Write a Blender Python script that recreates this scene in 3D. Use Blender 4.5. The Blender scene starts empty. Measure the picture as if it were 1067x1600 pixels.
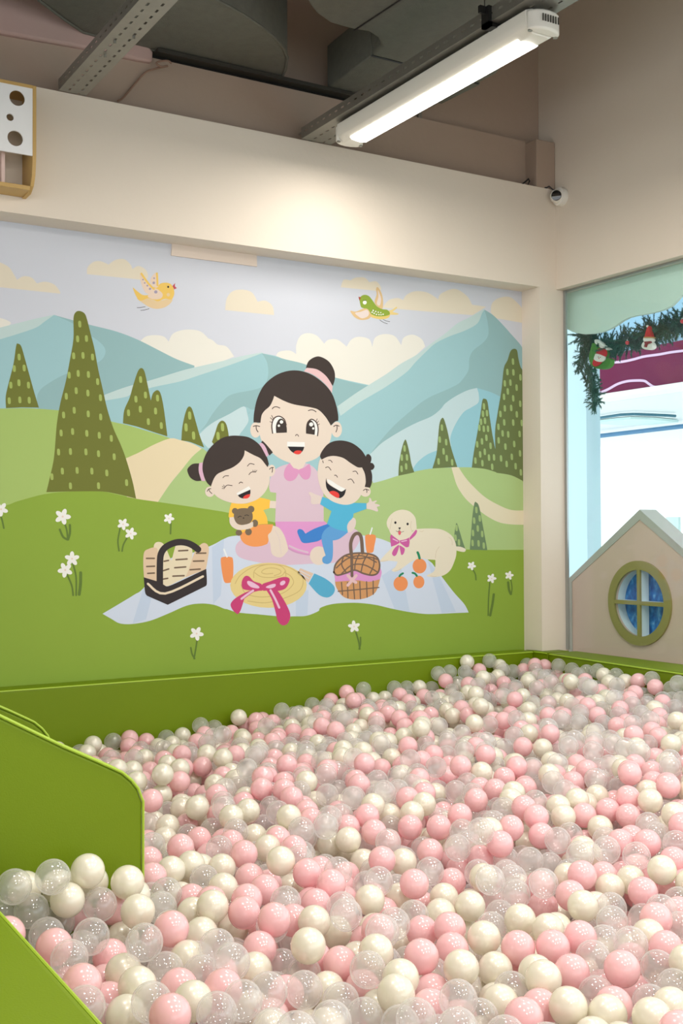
import bpy, bmesh, math, random
import numpy as np
from mathutils import Vector, Matrix

# ------------------------------------------------------------------ camera
S = bpy.context.scene
COL = S.collection
YAW, PITCH, ROLL, FPX = 0.540350867, 0.0187518395, -0.00420341735, 1773.7
CAM = np.array([-3.91711272, -4.38760993, 1.25])
_w = np.array([math.sin(YAW)*math.cos(PITCH), math.cos(YAW)*math.cos(PITCH), math.sin(PITCH)])
_r = np.array([math.cos(YAW), -math.sin(YAW), 0.0])
_u = np.cross(_r, _w)
RIGHT = math.cos(ROLL)*_r + math.sin(ROLL)*_u
UP = -math.sin(ROLL)*_r + math.cos(ROLL)*_u
FWD = _w
cam = bpy.data.cameras.new('camera')
cam.sensor_fit = 'VERTICAL'; cam.sensor_height = 36.0; cam.lens = FPX*36.0/1600.0
cam.clip_start = 0.05; cam.clip_end = 200
cam_o = bpy.data.objects.new('camera', cam); COL.objects.link(cam_o)
m = Matrix.Identity(4)
for i in range(3):
    m[i][0], m[i][1], m[i][2], m[i][3] = RIGHT[i], UP[i], -FWD[i], CAM[i]
cam_o.matrix_world = m
S.camera = cam_o

# ------------------------------------------------------------------ world, exposure, lamps
S.view_settings.view_transform = 'Standard'
S.view_settings.look = 'None'
S.view_settings.gamma = 1.0
S.view_settings.use_curve_mapping = False
S.view_settings.exposure = 0.42
S.cycles.use_denoising = True
S.cycles.max_bounces = 7
S.cycles.diffuse_bounces = 4
S.cycles.glossy_bounces = 3
S.cycles.transmission_bounces = 4
S.cycles.transparent_max_bounces = 32
S.cycles.caustics_reflective = False
S.cycles.caustics_refractive = False
S.cycles.sample_clamp_indirect = 6.0
world = bpy.data.worlds.new('overcast_daylight'); S.world = world
world.use_nodes = True
bg = world.node_tree.nodes['Background']
bg.inputs[0].default_value = (0.93, 0.97, 1.0, 1); bg.inputs[1].default_value = 1.6

LAMP_COL = (1.0, 0.935, 0.86)
def strip_light(x, y, z, power, ly=1.12, lx=0.05, rz=0.0):
    ld = bpy.data.lights.new('led_strip_light', 'AREA')
    ld.shape = 'RECTANGLE'; ld.size = lx; ld.size_y = ly; ld.energy = power; ld.color = LAMP_COL
    lo = bpy.data.objects.new('led_strip_light', ld); COL.objects.link(lo)
    lo.location = (x, y, z); lo.rotation_euler = (0, 0, rz)
    return lo
strip_light(-1.395, -0.88, 2.902, 11)            # the batten in view
for lx_ in (-3.3, -2.1, -0.9):
    for ly_, p_ in ((-2.3, 13), (-3.8, 15), (-5.3, 16)):
        strip_light(lx_, ly_, 2.9, p_, .30, .24)   # the further lamps of the hall, above and behind the camera

# ------------------------------------------------------------------ helpers
def ray(x, y):
    return FWD + (x-533.5)/FPX*RIGHT - (y-800.0)/FPX*UP
def hit(x, y, ax, val):
    """the point of the plane coordinate[ax] = val that the photograph shows at pixel x, y"""
    d = ray(x, y); t = (val-CAM[ax])/d[ax]
    return CAM + d*t
def proj(p):
    v = np.asarray(p) - CAM; z = v @ FWD
    return 533.5+FPX*(v @ RIGHT)/z, 800-FPX*(v @ UP)/z, z

def lin(c):
    c = c/255.0
    return c/12.92 if c <= 0.04045 else ((c+0.055)/1.055)**2.4
def rgb(c, g=1.0):
    return (min(1, lin(c[0])*g), min(1, lin(c[1])*g), min(1, lin(c[2])*g), 1.0)

MATS = {}
def mat(name, col, rough=0.6, metal=0.0, noise=0.0, scale=8.0, bump=0.0, bscale=60.0, coat=0.0, spec=0.5, g=1.0, emit=0.0):
    if name in MATS: return MATS[name]
    M = bpy.data.materials.new(name); M.use_nodes = True
    nt = M.node_tree; b = nt.nodes['Principled BSDF']
    c = rgb(col, g)
    b.inputs['Base Color'].default_value = c
    b.inputs['Roughness'].default_value = rough; b.inputs['Metallic'].default_value = metal
    b.inputs['Coat Weight'].default_value = coat; b.inputs['Specular IOR Level'].default_value = spec
    if noise or bump:
        tc = nt.nodes.new('ShaderNodeTexCoord')
    if noise:
        n = nt.nodes.new('ShaderNodeTexNoise'); n.inputs['Scale'].default_value = scale; n.inputs['Detail'].default_value = 5
        nt.links.new(tc.outputs['Object'], n.inputs['Vector'])
        mr = nt.nodes.new('ShaderNodeMapRange'); mr.inputs['To Min'].default_value = 1-noise; mr.inputs['To Max'].default_value = 1+noise
        nt.links.new(n.outputs['Fac'], mr.inputs['Value'])
        hv = nt.nodes.new('ShaderNodeHueSaturation'); hv.inputs['Color'].default_value = c
        nt.links.new(mr.outputs['Result'], hv.inputs['Value']); nt.links.new(hv.outputs['Color'], b.inputs['Base Color'])
    if bump:
        n2 = nt.nodes.new('ShaderNodeTexNoise'); n2.inputs['Scale'].default_value = bscale; n2.inputs['Detail'].default_value = 3
        nt.links.new(tc.outputs['Object'], n2.inputs['Vector'])
        bp = nt.nodes.new('ShaderNodeBump'); bp.inputs['Strength'].default_value = bump; bp.inputs['Distance'].default_value = 0.01
        nt.links.new(n2.outputs['Fac'], bp.inputs['Height']); nt.links.new(bp.outputs['Normal'], b.inputs['Normal'])
    if emit:
        b.inputs['Emission Color'].default_value = c; b.inputs['Emission Strength'].default_value = emit
    MATS[name] = M
    return M

class MB:
    """collects faces with material slots and links them as ONE mesh object"""
    def __init__(s): s.v = []; s.f = []; s.mi = []; s.mats = []; s.smooth = False
    def slot(s, m):
        if m not in s.mats: s.mats.append(m)
        return s.mats.index(m)
    def add(s, vs, fs, m):
        o = len(s.v); k = s.slot(m)
        s.v += [tuple(float(q) for q in p) for p in vs]
        for f in fs: s.f.append([o+i for i in f]); s.mi.append(k)
    def box(s, a, b, m):
        x0, y0, z0 = a; x1, y1, z1 = b
        s.add([(x0,y0,z0),(x1,y0,z0),(x1,y1,z0),(x0,y1,z0),(x0,y0,z1),(x1,y0,z1),(x1,y1,z1),(x0,y1,z1)],
              [(0,3,2,1),(4,5,6,7),(0,1,5,4),(1,2,6,5),(2,3,7,6),(3,0,4,7)], m)
    def prism(s, pts, d, m, side=None):
        """pts: a closed 3-D outline, pushed along d"""
        n = len(pts); d = np.asarray(d, float)
        vs = [np.asarray(p, float) for p in pts]; vs += [p+d for p in vs]
        s.add(vs, [list(range(n))[::-1], list(range(n, 2*n))], m)
        s.add(vs, [(i, (i+1) % n, n+(i+1) % n, n+i) for i in range(n)], side or m)
    def tube(s, path, r, m, n=10, caps=True):
        path = [Vector(p) for p in path]; vs = []; fs = []
        rs = r if isinstance(r, (list, tuple)) else [r]*len(path)
        prev = None
        for i, p in enumerate(path):
            t = (path[min(i+1, len(path)-1)]-path[max(i-1, 0)]).normalized()
            if prev is None:
                a = t.cross(Vector((0,0,1)));  a = a if a.length > .1 else t.cross(Vector((1,0,0)))
            else: a = prev - t*prev.dot(t)
            a.normalize(); prev = a; b = t.cross(a)
            for k in range(n):
                q = 2*math.pi*k/n; vs.append(p+(a*math.cos(q)+b*math.sin(q))*rs[i])
        for i in range(len(path)-1):
            for k in range(n): fs.append((i*n+k, i*n+(k+1) % n, (i+1)*n+(k+1) % n, (i+1)*n+k))
        if caps: fs += [tuple(range(n))[::-1], tuple((len(path)-1)*n+k for k in range(n))]
        s.add(vs, fs, m)
    def lathe(s, prof, c, ax, m, n=24):
        """prof: (radius, height) pairs along axis vector ax from point c"""
        ax = Vector(ax).normalized(); a = ax.orthogonal().normalized(); b = ax.cross(a); c = Vector(c)
        vs = []; fs = []
        for r_, h_ in prof:
            for k in range(n):
                q = 2*math.pi*k/n; vs.append(c+ax*h_+(a*math.cos(q)+b*math.sin(q))*r_)
        for i in range(len(prof)-1):
            for k in range(n): fs.append((i*n+k, i*n+(k+1) % n, (i+1)*n+(k+1) % n, (i+1)*n+k))
        s.add(vs, fs, m)
    def build(s, name, parent=None, smooth=False, bevel=0, seg=2, angle=0.6):
        me = bpy.data.meshes.new(name); me.from_pydata(s.v, [], s.f)
        for q in s.mats: me.materials.append(q)
        me.polygons.foreach_set('material_index', s.mi)
        me.update()
        bm = bmesh.new(); bm.from_mesh(me)
        if bevel or smooth: bmesh.ops.remove_doubles(bm, verts=bm.verts, dist=1e-5)
        bmesh.ops.recalc_face_normals(bm, faces=bm.faces)
        bm.to_mesh(me); bm.free()
        if smooth:
            me.polygons.foreach_set('use_smooth', [True]*len(me.polygons))
            me.set_sharp_from_angle(angle=angle)
        o = bpy.data.objects.new(name, me); COL.objects.link(o)
        if parent: o.parent = parent
        if bevel:
            md = o.modifiers.new('bevel', 'BEVEL'); md.width = bevel; md.segments = seg; md.limit_method = 'ANGLE'
            me.polygons.foreach_set('use_smooth', [True]*len(me.polygons))
            me.set_sharp_from_angle(angle=angle)
        return o
def tag(o, label=None, cat=None, group=None, kind=None):
    if label: o['label'] = label
    if cat: o['category'] = cat
    if group: o['group'] = group
    if kind: o['kind'] = kind
    return o
def thing(name, label, cat, loc=(0,0,0), group=None):
    o = bpy.data.objects.new(name, None); COL.objects.link(o); o.location = loc; o.empty_display_size = .1
    return tag(o, label, cat, group)
def local(o):   # children are built in world coordinates, so undo the parent's location
    for c in o.children:
        c.matrix_parent_inverse = Matrix.Translation(-Vector(o.location))
def struct(mb, name, **k):
    return tag(mb.build(name, **k), kind='structure')

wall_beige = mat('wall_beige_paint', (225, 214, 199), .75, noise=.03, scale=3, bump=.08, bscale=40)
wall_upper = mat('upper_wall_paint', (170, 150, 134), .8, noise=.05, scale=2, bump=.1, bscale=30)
green_v = mat('green_vinyl', (107, 131, 0), .48, spec=.28, noise=.04, scale=4, bump=.06, bscale=300)
green_pipe = mat('green_piping', (156, 186, 50), .4)
steel = mat('galvanised_steel', (150, 148, 140), .42, metal=.75, noise=.12, scale=14)
steel_dark = mat('dark_steel', (70, 68, 62), .5, metal=.5, noise=.1, scale=10)  # steel of a darker colour, for the rail and vent slots
felt = mat('grey_duct_foam', (104, 104, 95), .9, noise=.16, scale=30, bump=.25, bscale=180)
black = mat('black_plastic', (22, 22, 22), .4)
white_p = mat('white_plastic', (232, 230, 222), .35)
wood = mat('pale_plywood', (196, 160, 96), .5, noise=.08, scale=12)

# ------------------------------------------------------------------ setting
YM = 0.1376       # the painted wall
GX = 0.057        # the glass
b = MB(); b.box((-9, -9, -.1), (0.3, .3, 0), mat('grey_floor', (190, 185, 175), .6, noise=.04)); struct(b, 'floor')
b = MB(); b.box((-9, -9, 4.5), (.3, .4, 4.6), mat('dark_ceiling', (96, 84, 76), .9)); struct(b, 'ceiling')
b = MB(); b.box((-9, YM, 0), (-.1124, .4, 3.0), wall_beige); struct(b, 'wall_back')
b = MB(); b.box((-9, .0, 2.4925), (0, YM, 3.0), wall_beige); struct(b, 'wall_back_soffit')
b = MB(); b.box((-.1124, 0, 0), (GX+.01, .4, 2.4925), wall_beige); struct(b, 'wall_corner_column')
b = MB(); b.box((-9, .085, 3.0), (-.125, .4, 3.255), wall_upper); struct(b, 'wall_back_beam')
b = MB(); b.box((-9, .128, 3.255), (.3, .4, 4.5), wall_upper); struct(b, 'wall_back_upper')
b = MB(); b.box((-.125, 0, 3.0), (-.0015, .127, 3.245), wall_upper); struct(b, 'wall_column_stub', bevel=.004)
b = MB(); b.box((0, -9, 2.4895), (.3, .127, 4.5), wall_beige); struct(b, 'wall_right')
b = MB(); b.box((0.045, -9, 0), (.3, -.0, .62), wall_beige); struct(b, 'wall_right_sill')
b = MB(); b.box((-9.2, -9, 2.6), (-9, .4, 4.6), wall_beige); struct(b, 'wall_left_light_blocker')  # unseen, added to keep high side light off the upper walls and ducts
b = MB(); b.box((-9.2, -9.2, 2.6), (.3, -9, 4.6), wall_beige); struct(b, 'wall_front_light_blocker')  # added out of view behind the camera, blocks high daylight from the rear
b = MB()
p = [hit(*q, 1, YM-.007) for q in ((269.7, 372), (267.8, 399), (401.8, 416.5), (400.9, 392))]
b.prism(p, (0, .0069, 0), mat('nib_paint', (222, 207, 194), .8)); struct(b, 'trim_1')
# pink plastered lump on the beam, above the left rail
b = MB()
pp = [hit(x, y, 1, .06) for (x, y) in ((-60, -30), (60, -10), (130, 40), (232, 70), (240, 80), (239, 97), (215, 93), (140, 76), (0, 51), (-60, 40))]
b.prism(pp, (0, .068, 0), mat('pink_plaster', (186, 158, 150), .8)); struct(b, 'trim_2', bevel=.012, seg=3)

# ------------------------------------------------------------------ mural data
PAL = dict(sky=(208,212,222), cream=(226,217,197), cloud=(231,229,219), m_lit=(158,198,204), m_dark=(147,184,187), m_pale=(192,214,213),
    m_blue=(150,200,212), lake=(194,217,221), hill=(166,192,108), hill2=(172,198,132), path=(229,214,178), path2=(226,217,188), grass=(139,168,60),
    tree=(112,118,48), tree2=(106,120,72), tree3=(108,132,96), mark=(164,182,98), mark2=(158,184,118), white=(240,240,236), bud=(232,214,200), stem=(96,122,50),
    blanket=(208,219,236), check=(194,210,231), skin=(228,213,198), skin2=(224,208,200), hair=(60,50,46), band=(226,190,192), band2=(218,178,200), pink=(217,192,206),
    collar=(218,152,192), skirt=(222,154,206), skirt2=(217,190,208), hem=(206,150,192), black=(38,34,38), red=(226,66,60), yellow=(250,196,76),
    orange=(239,156,90), bear=(120,104,84), beard=(60,50,44), blue=(84,180,216), navy=(62,130,206), mid=(96,160,216), cup=(236,148,88), straw=(232,238,240),
    bread=(222,196,166), bread2=(229,217,187), crust=(116,96,78), basket=(52,45,46), stripe=(232,216,190), hat=(227,207,142), hatl=(202,178,116),
    bow=(200,66,120), bowl=(232,190,216), bottle=(88,172,208), comb=(222,196,172), wick=(206,152,102), wickl=(116,96,82), cloth=(218,150,204), dog=(229,220,198),
    dogl=(204,184,154), dbow=(202,94,160), tongue=(222,96,110), fruit=(235,148,92), leaf=(32,134,92), by=(234,196,100), bpeach=(226,200,158), bwing=(229,207,188),
    dot=(164,154,178), beak=(190,80,96), bg=(142,167,60), bbel=(226,200,118), bw2=(219,188,138), bw3=(226,212,206), beak2=(166,70,58), tail=(229,206,138), line=(70,52,48))
# every figure: name, paint layer, then rows. T ox oy scale sets the frame of the numbers (photo pixels of the wall);
# P = closed outline ('!' marks a corner), S = brush stroke of a width, E = ellipse cx,cy,rx,ry,angle, M = tree marks, F = flower cx,cy,r
MURAL = r"""
= painted_sky 0
T 0 0 1
P sky !-90,300 !900,440 !900,1100 !-90,1130
T 0 360 3.557
P cream !-90,150 -30,170 0,178 50,205 80,250 !95,275 130,255 175,262 !205,295 250,285 300,300 330,335 !335,352 !0,316 !-90,305
P cream !483,243 487,205 520,175 560,172 !603,190 640,165 690,160 725,190 !735,215 770,198 810,220 822,262 !790,275
P cloud !-90,470 0,487 40,500 60,518 !20,545 !-90,560
P cloud !780,615 810,590 860,582 910,590 !937,618 960,575 1010,555 1067,552 1120,565 !1165,610 1165,800 !1067,800
T 340 380 2.134
P cream !25,223 30,185 50,160 85,155 115,165 !133,195 160,192 183,210 !188,240
P cream !410,147 420,122 !443,124 460,115 490,115 !505,130 530,128 545,150 !540,160
P cream !550,215 570,190 600,183 !618,190 630,172 660,160 700,165 !735,187 745,168 790,152 830,175 !848,205 !895,212 !850,240 !700,228
P cream !910,230 915,200 940,182 975,180 1005,205 !1020,225 !1020,266 !925,250
P cloud !-150,310 -120,308 !-90,320 -60,310 -20,322 0,338 30,345 !55,378 !0,400 !-200,420
P cloud !195,375 205,362 240,358 !262,370 262,340 275,310 300,300 330,308 !355,335 370,322 400,322 !430,345 445,322 470,312 505,320 !515,345 525,315 555,303 590,310 !612,340 620,315 650,305 680,320 !692,345 !600,430 !510,490 !200,440
= painted_left_mountain 10
T 0 360 3.557
P m_pale !-90,562 0,540 100,515 200,490 !302,469 !250,560 !0,640 !-90,650
P m_dark !300,470 400,498 500,525 640,560 760,605 880,665 980,715 !1080,752 !1080,1000 !500,1100 !150,1020
P m_lit !300,470 250,505 200,540 100,575 0,605 !-90,630 !-90,1010 !212,1010 205,930 225,885 270,850 350,805 450,770 550,730 583,690 580,650 540,610 480,570 400,515
= painted_middle_mountain 14
T 0 0 1
P m_pale !163,617 197,604.6 239,593 281,580 300,575 344,565 375,557 !410,550.5 !430,600 !200,660 !158,640
P m_lit !163,626 197,620 208,614 239,605 281,596 312,586 360,570 !409,552 430,556 444,561 476,569 500,581 524,590 !580,602.5 !570,700 !520,800 !240,760 !165,680
P m_dark !409,552 417,566 419,585 414,600 401,608 363,616 347,628 331,648 321,664 !310,676 332,661 360,648 381,636 !392,640 400,655 !520,700 !590,606 556,599 524,590 500,581 476,569 444,561
P lake !308,682 330,662 358,647 381,635 !386,646 388,658 381,670 374,680 !370,700 !325,700
P m_lit !390,640 !388,660 374,684 374,705 !400,790 !560,790 !585,700 !560,640
= painted_right_mountain 20
T 580 460 3.2
P m_pale !566,72 490,115 430,145 370,195 300,245 230,300 150,345 80,395 0,445 -80,496 !-170,560 !-150,620 !0,560 !500,260
P m_lit !565,78 553,95 530,145 470,180 390,210 320,245 270,290 220,340 180,385 120,430 60,470 0,505 -75,550 !-160,612 !-180,800 !-60,950 !100,850 !500,400 !620,200
P m_dark !565,76 610,105 660,155 700,200 740,245 !760,275 !760,620 !300,640 !-10,810 0,790 60,715 120,650 200,580 280,520 380,475 430,450 452,430 485,380 490,320 510,280 560,240 585,200 580,130
P m_blue !528,468 600,490 !670,525 !760,560 !760,930 !160,930 !300,650
P lake !528,468 480,480 420,510 370,545 345,575 300,610 230,640 170,670 110,705 50,745 0,793 !-60,840 !-60,960 !0,950 !140,905 !200,895 215,860 240,830 280,800 330,780 !400,760 395,715 420,650 460,590 500,565 535,540 537,500
= painted_hill 26
T 0 360 3.557
P hill !-90,985 0,990 150,988 330,1000 450,1010 620,1062 700,1080 800,1110 900,1140 !950,1157 !1000,1300 !800,1520 !-90,1530
T 0 0 1
P hill2 !316,700 345,722 400,745 460,758 520,760 !582,752 !620,870 !240,830 !246,783 265,757 283,735 300,714
P path !190,719 206,712 219,706 242,694 266,685 281,687.5 300,693 !315,701 300,714 283,735 265,757 !243,790 !200,790
T 580 460 3.2
P hill2 !-60,955 0,945 60,930 140,905 220,885 310,870 430,865 500,865 570,872 640,893 700,905 !765,935 !765,1300 !-260,1300
P path2 !400,863 410,900 430,960 470,1020 520,1065 580,1110 640,1140 700,1150 !765,1152 !765,1080 700,1078 640,1055 570,1015 510,960 470,915 !436,864
T 0 0 1
P grass !-90,797 0,791 28,783 70,772 112,768 157,768 180,772 211,779 245,784 300,792 339,798 356,801 423,815 500,832 600,850 727,858.5 !822,859 !822,1080 !-90,1110
= painted_cypress_tree 32
T 0 360 3.557
P tree !33,988 32,920 50,840 75,740 90,640 100,630 118,645 140,720 165,810 190,900 !216,985 !120,984
M mark 106,704 79,768 134,765 60,860 105,847 158,860 51,947 110,942 162,944
= painted_cypress_tree 32
T 0 360 3.557
P tree !257,1455 275,1380 300,1260 315,1080 335,960 365,840 390,710 408,600 408,490 420,455 442,448 468,460 482,490 505,580 525,660 545,770 570,880 595,990 630,1100 670,1190 700,1270 735,1390 !756,1491 650,1465 560,1451 400,1451
M mark 443,521 431,603 480,601 409,697 461,695 514,704 384,805 434,795 491,801 542,841 368,922 423,891 488,904 558,930 353,1026 412,1000 490,1020 559,1037 339,1126 403,1118 482,1128 551,1139 618,1156 325,1232 391,1229 477,1231 547,1241 634,1258 288,1369 346,1338 428,1334 510,1338 593,1348 391,1420 547,1419 703,1402
= painted_cypress_tree 32
T 0 360 3.557
P tree !683,1072 690,1000 720,930 740,860 765,785 785,765 803,785 820,860 !838,945 850,905 875,888 893,910 910,990 !930,1145 850,1120 760,1090
M mark 781,829 755,938 808,915 714,1014 779,994 824,1063 875,932 864,1004 896,1085
= painted_cypress_tree 32
T 280 540 3.138
P tree !10,465 15,400 30,330 45,300 62,310 80,370 100,440 !122,500 90,487 50,472
M mark 51,343 33,401 70,441
= painted_cypress_tree 32
T 280 540 3.138
P tree !160,472 175,430 190,385 210,368 230,385 242,440 !242,500 !180,500
M mark 212,400 190,443
= painted_cypress_tree 32
T 580 460 3.2
P tree2 !135,907 138,850 150,780 165,732 175,732 190,790 200,845 !215,890
M mark2 166,770 152,816 178,815 151,872 174,860
= painted_cypress_tree 32
T 580 460 3.2
P tree2 !305,870 325,800 333,720 340,650 350,622 362,622 380,680 400,770 !430,863
M mark2 353,666 342,726 374,739 361,785 377,819 336,835 404,840
= painted_cypress_tree 32
T 580 460 3.2
P tree2 !502,866 512,790 530,690 545,600 555,530 567,522 580,535 590,600 605,700 !623,790 !640,895 570,873
M mark2 563,560 558,597 578,594 548,637 568,632 540,667 562,672 583,672 553,735 575,717 529,750 596,757 567,787 544,800 588,816 613,815 520,831 555,844 604,862
= painted_cypress_tree 40
T 580 460 3.2
P tree2 !625,892 618,700 630,600 650,480 662,370 680,330 695,285 712,272 728,280 735,320 745,360 !757,380 !763,936 700,905
M mark2 708,336 680,388 710,390 745,415 667,445 695,441 726,466 682,485 663,512 709,520 744,547 667,570 699,568 645,598 727,600 664,640 709,641 752,643 635,662 656,695 684,700 741,698 636,730 714,748 670,761 743,795 702,812 648,820 676,848 721,859 747,890
= painted_cypress_tree 32
T 580 460 3.2
P tree3 !413,1255 415,1200 425,1143 440,1180 455,1230 !470,1273
M mark2 426,1168 421,1217 438,1240
= painted_cypress_tree 32
T 580 460 3.2
P tree3 !492,1277 498,1200 505,1110 515,1045 525,1040 540,1065 560,1170 !580,1279
M mark2 525,1078 514,1131 542,1120 508,1193 532,1170 554,1198 506,1243 536,1245 562,1256
= painted_flower 32
T 0 760 3.557
S stem 10 0,150 12,190 21,232
F 5,127,40
= painted_flower 32
T 0 760 3.557
S stem 10 355,195 370,240 376,290
S stem 12 332,240 350,280 376,296
S stem 13 388,215 388,260 378,295
F 348,168,45
= painted_flower 32
T 0 760 3.557
S stem 9 668,230 655,300 661,358
F 684,210,33
= painted_flower 32
T 0 760 3.557
S stem 9 706,285 685,325 678,360
F 726,262,34
= painted_flower 32
T 0 760 3.557
S stem 9 949,200 947,263
F 938,178,30
= painted_flower 32
T 0 760 3.557
S stem 10 403,425 422,500 423,605
S stem 17 448,480 447,540 440,600
F 400,402,41
= painted_flower 40
T 0 760 3.557
S stem 10 370,485 398,550 406,605
F 362,465,42
= painted_flower 50
T 0 0 1
S stem 2.6 308,998 306,1012 303,1029
S stem 2.6 298,1012 300,1022 304,1029
F 307,990,11
= painted_flower 50
T 0 0 1
S stem 2.6 556,988 560,1002 562,1014
S stem 2.6 563,996 563,1006 561,1014
F 553,979,9.5
= painted_flower 32
T 580 460 3.2
S stem 7 507,1375 520,1400 523,1427
F 501,1357,22
= painted_flower 32
T 580 460 3.2
S stem 7 592,1440 586,1520 584,1605
S stem 12 612,1500 605,1550 594,1605
F 601,1420,24
= painted_flower 32
T 580 460 3.2
S stem 6 697,1425 703,1465 700,1500
S stem 12 684,1440 688,1475 697,1498
F 689,1405,22
= painted_picnic_blanket 40
T 0 0 1
P blanket !160,959 187,943 210,929 224,919 262,875 300,864 326,854 337,849 350,842 368,837 430,834 500,834 560,836 586,840 599,843.5 620,852 650,862 !675,880 690,901 709,925.7 725,943.7 !732,957 709,958 671,959.5 644,957 612,951 586,945 559,942 531,942.5 513.5,945 500,950 497,955 479,962 460,963 437,963 404,960 372,957 355,952 350,951 334,945 313,943 291,946.5 262,959 234,970 206,975 187,974 174,967
P check !224,919 !240,921 !228,968 !207,974
P check !331,855 !350,842 !345,930 !333,944
P check !462,925 !482,922 !480,961 !462,963
P check !596,900 !625,880 !640,956 !616,951
P check !668,875 !684,895 !712,956 !690,958
= painted_woman 50
T 280 540 3.138
P skirt:skirt2 340,935 290,962 275,1000 300,1040 400,1065 500,1076 640,1070 780,1060 850,1010 885,950 870,905 800,885 700,880 500,880
P dress:skirt !470,858 !708,858 745,900 720,960 690,1000 !640,1028 580,1016 !520,985 480,920
S dress:hem 7 522,985 560,1008 600,1020 640,1026
S dress:skirt2 9 540,982 580,1000 630,1014
E foot:skin 684,1030,44,46,0
P dress:pink !540,578 480,600 450,640 440,690 !446,718 !475,722 !470,863 !708,863 !706,700 690,640 660,598 !625,578
T 380 550 6.276
P skin:skin 165,600 150,720 175,860 250,960 350,1040 450,1085 530,1102 620,1080 720,1040 800,960 855,860 870,720 850,600 700,450 500,400 300,420
P skin:skin !450,1060 470,1110 500,1150 535,1162 580,1140 !622,1060
E ear:skin 120,765,52,75,0
E ear:skin 915,760,52,77,0
P hair:hair !100,690 105,600 135,460 200,330 300,240 400,195 500,180 600,195 700,240 800,320 870,410 910,520 930,620 !930,675 900,683 !858,722 840,690 800,630 740,570 670,545 500,515 400,480 !303,430 290,470 260,530 210,575 180,620 !168,695
P hair:hair !613,155 640,90 700,50 760,48 840,95 890,180 898,260 !878,332 820,270 !740,230
P hair_tie:band !622,155 720,170 800,225 850,290 !875,340 !868,402 820,335 740,260 660,212 !593,190
P eye:white !290,797 288,700 320,645 365,638 400,680 415,740 !415,790
P eye:hair !322,795 320,720 345,665 380,655 410,690 425,740 !427,790
S eye:line 11 287,797 279,720 300,652 350,630 400,660 420,715
E eye:white 374,686,17,17,0
E eye:white 348,723,12,12,0
S eye:line 6 292,650 277,622
S eye:line 6 287,664 264,645
S eye:line 6 282,690 260,683
P eye:white !690,812 !724,820 730,750 712,690 675,664 !660,680 !700,750
P eye:hair !614,800 616,730 635,685 665,672 690,700 702,750 !699,812
S eye:line 11 727,822 733,750 715,690 670,660 635,685 622,720
E eye:white 665,710,20,20,0
E eye:white 685,750,11,11,0
S eye:line 6 713,680 724,656
S eye:line 6 721,697 737,678
S eye:line 6 731,716 746,705
S eyebrow:line 8 283,558 300,541 328,538 357,550
S eyebrow:line 8 637,575 665,567 690,572 713,587
S nose:line 7 511,822 520,810 532,812 541,827
P mouth:white !428,926 !430,880 !601,884 !603,932
P mouth:black !435,927 !598,930 582,970 550,998 510,998 465,970
P mouth:red 493,988 510,970 535,965 572,972 555,1000 520,1003
S ear_line:line 8 97,730 125,722 160,730
S ear_line:line 8 125,724 128,758 144,784
S ear_line:line 8 885,730 910,718 938,727
S ear_line:line 8 917,722 918,755 908,784
T 280 540 3.138
P collar:collar !540,575 518,605 513,640 530,662 555,662 575,645 587,612 !560,600
P collar:collar !638,578 645,610 638,648 615,657 595,640 583,612 !612,598
E hand:skin2 843,880,20,38,20
= painted_girl 80
T 340 820 5.335
P leg:skin !455,5 420,60 412,110 435,150 442,200 450,240 480,265 530,270 565,240 586,205 575,150 550,80 510,25
S leg:skin2 8 480,50 510,110 520,180 530,240
T 290 670 7.113
P shirt:yellow !510,820 490,880 478,980 !525,985 !560,1100 !640,1165 !720,1112 800,1066 !912,1058 900,980 !862,905 !930,882 !938,790 850,770 790,772 680,830
P shorts:orange !603,1180 640,1150 720,1110 810,1066 !972,1062 950,1140 915,1180 920,1240 !905,1280 830,1305 740,1308 660,1280 615,1230
P hand:skin !937,800 !1006,804 !998,886 !930,880
P bear:bear 640,882 700,890 740,940 740,1010 700,1055 630,1070 565,1050 537,1000 540,930 580,892
E bear:bear 547,914,34,34,0
E bear:bear 725,894,38,38,0
E bear:bear 768,1050,36,41,0
E bear:bear 590,1155,35,34,0
E bear:bear 697,1145,37,39,0
S bear:beard 8 580,985 600,971 618,976
S bear:beard 8 655,965 678,957 700,966
E bear:beard 642,992,8,8,0
P arm:skin !485,985 490,1050 530,1100 600,1125 700,1112 !748,1088 748,1040 !735,1035 680,1060 600,1068 555,1035 !532,980
P hair:hair !152,385 80,390 30,430 18,470 50,540 110,578 !172,577 !150,500
P hair:hair !838,150 !852,132 900,180 !968,262 !930,297 !890,230
P skin:skin 280,640 330,740 430,800 560,830 680,826 800,780 890,690 932,570 925,430 880,350 750,250 650,230 450,380 320,500
E ear:skin 268,700,53,58,0
E ear:skin 950,465,44,66,10
P hair:hair !280,640 230,590 190,480 190,380 230,270 300,180 400,105 500,78 600,78 700,95 790,150 850,220 900,310 !923,390 !910,428 880,390 830,330 750,290 !655,240 645,300 600,370 520,430 420,470 350,505 310,560
P hair_tie:band2 !150,380 !189,374 185,450 200,520 !217,580 !178,580 150,500 143,440
P hair_tie:band2 !812,165 850,160 890,210 !921,295 !897,312 870,260 840,205
S eyebrow:line 8 413,545 435,525 475,522
S eyebrow:line 8 685,415 715,387 760,396
S eye:line 8 430,657 460,627 515,632
S eye:line 6 433,640 418,625
S eye:line 6 430,652 405,640
S eye:line 6 428,665 403,662
S eye:line 8 702,510 730,482 778,480
S eye:line 6 752,480 746,460
S eye:line 6 765,478 770,458
S eye:line 6 775,482 790,460
S nose:line 8 592,608 610,592 632,601
P mouth:white !562,718 !700,638 !718,660 !716,682 !580,738
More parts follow.
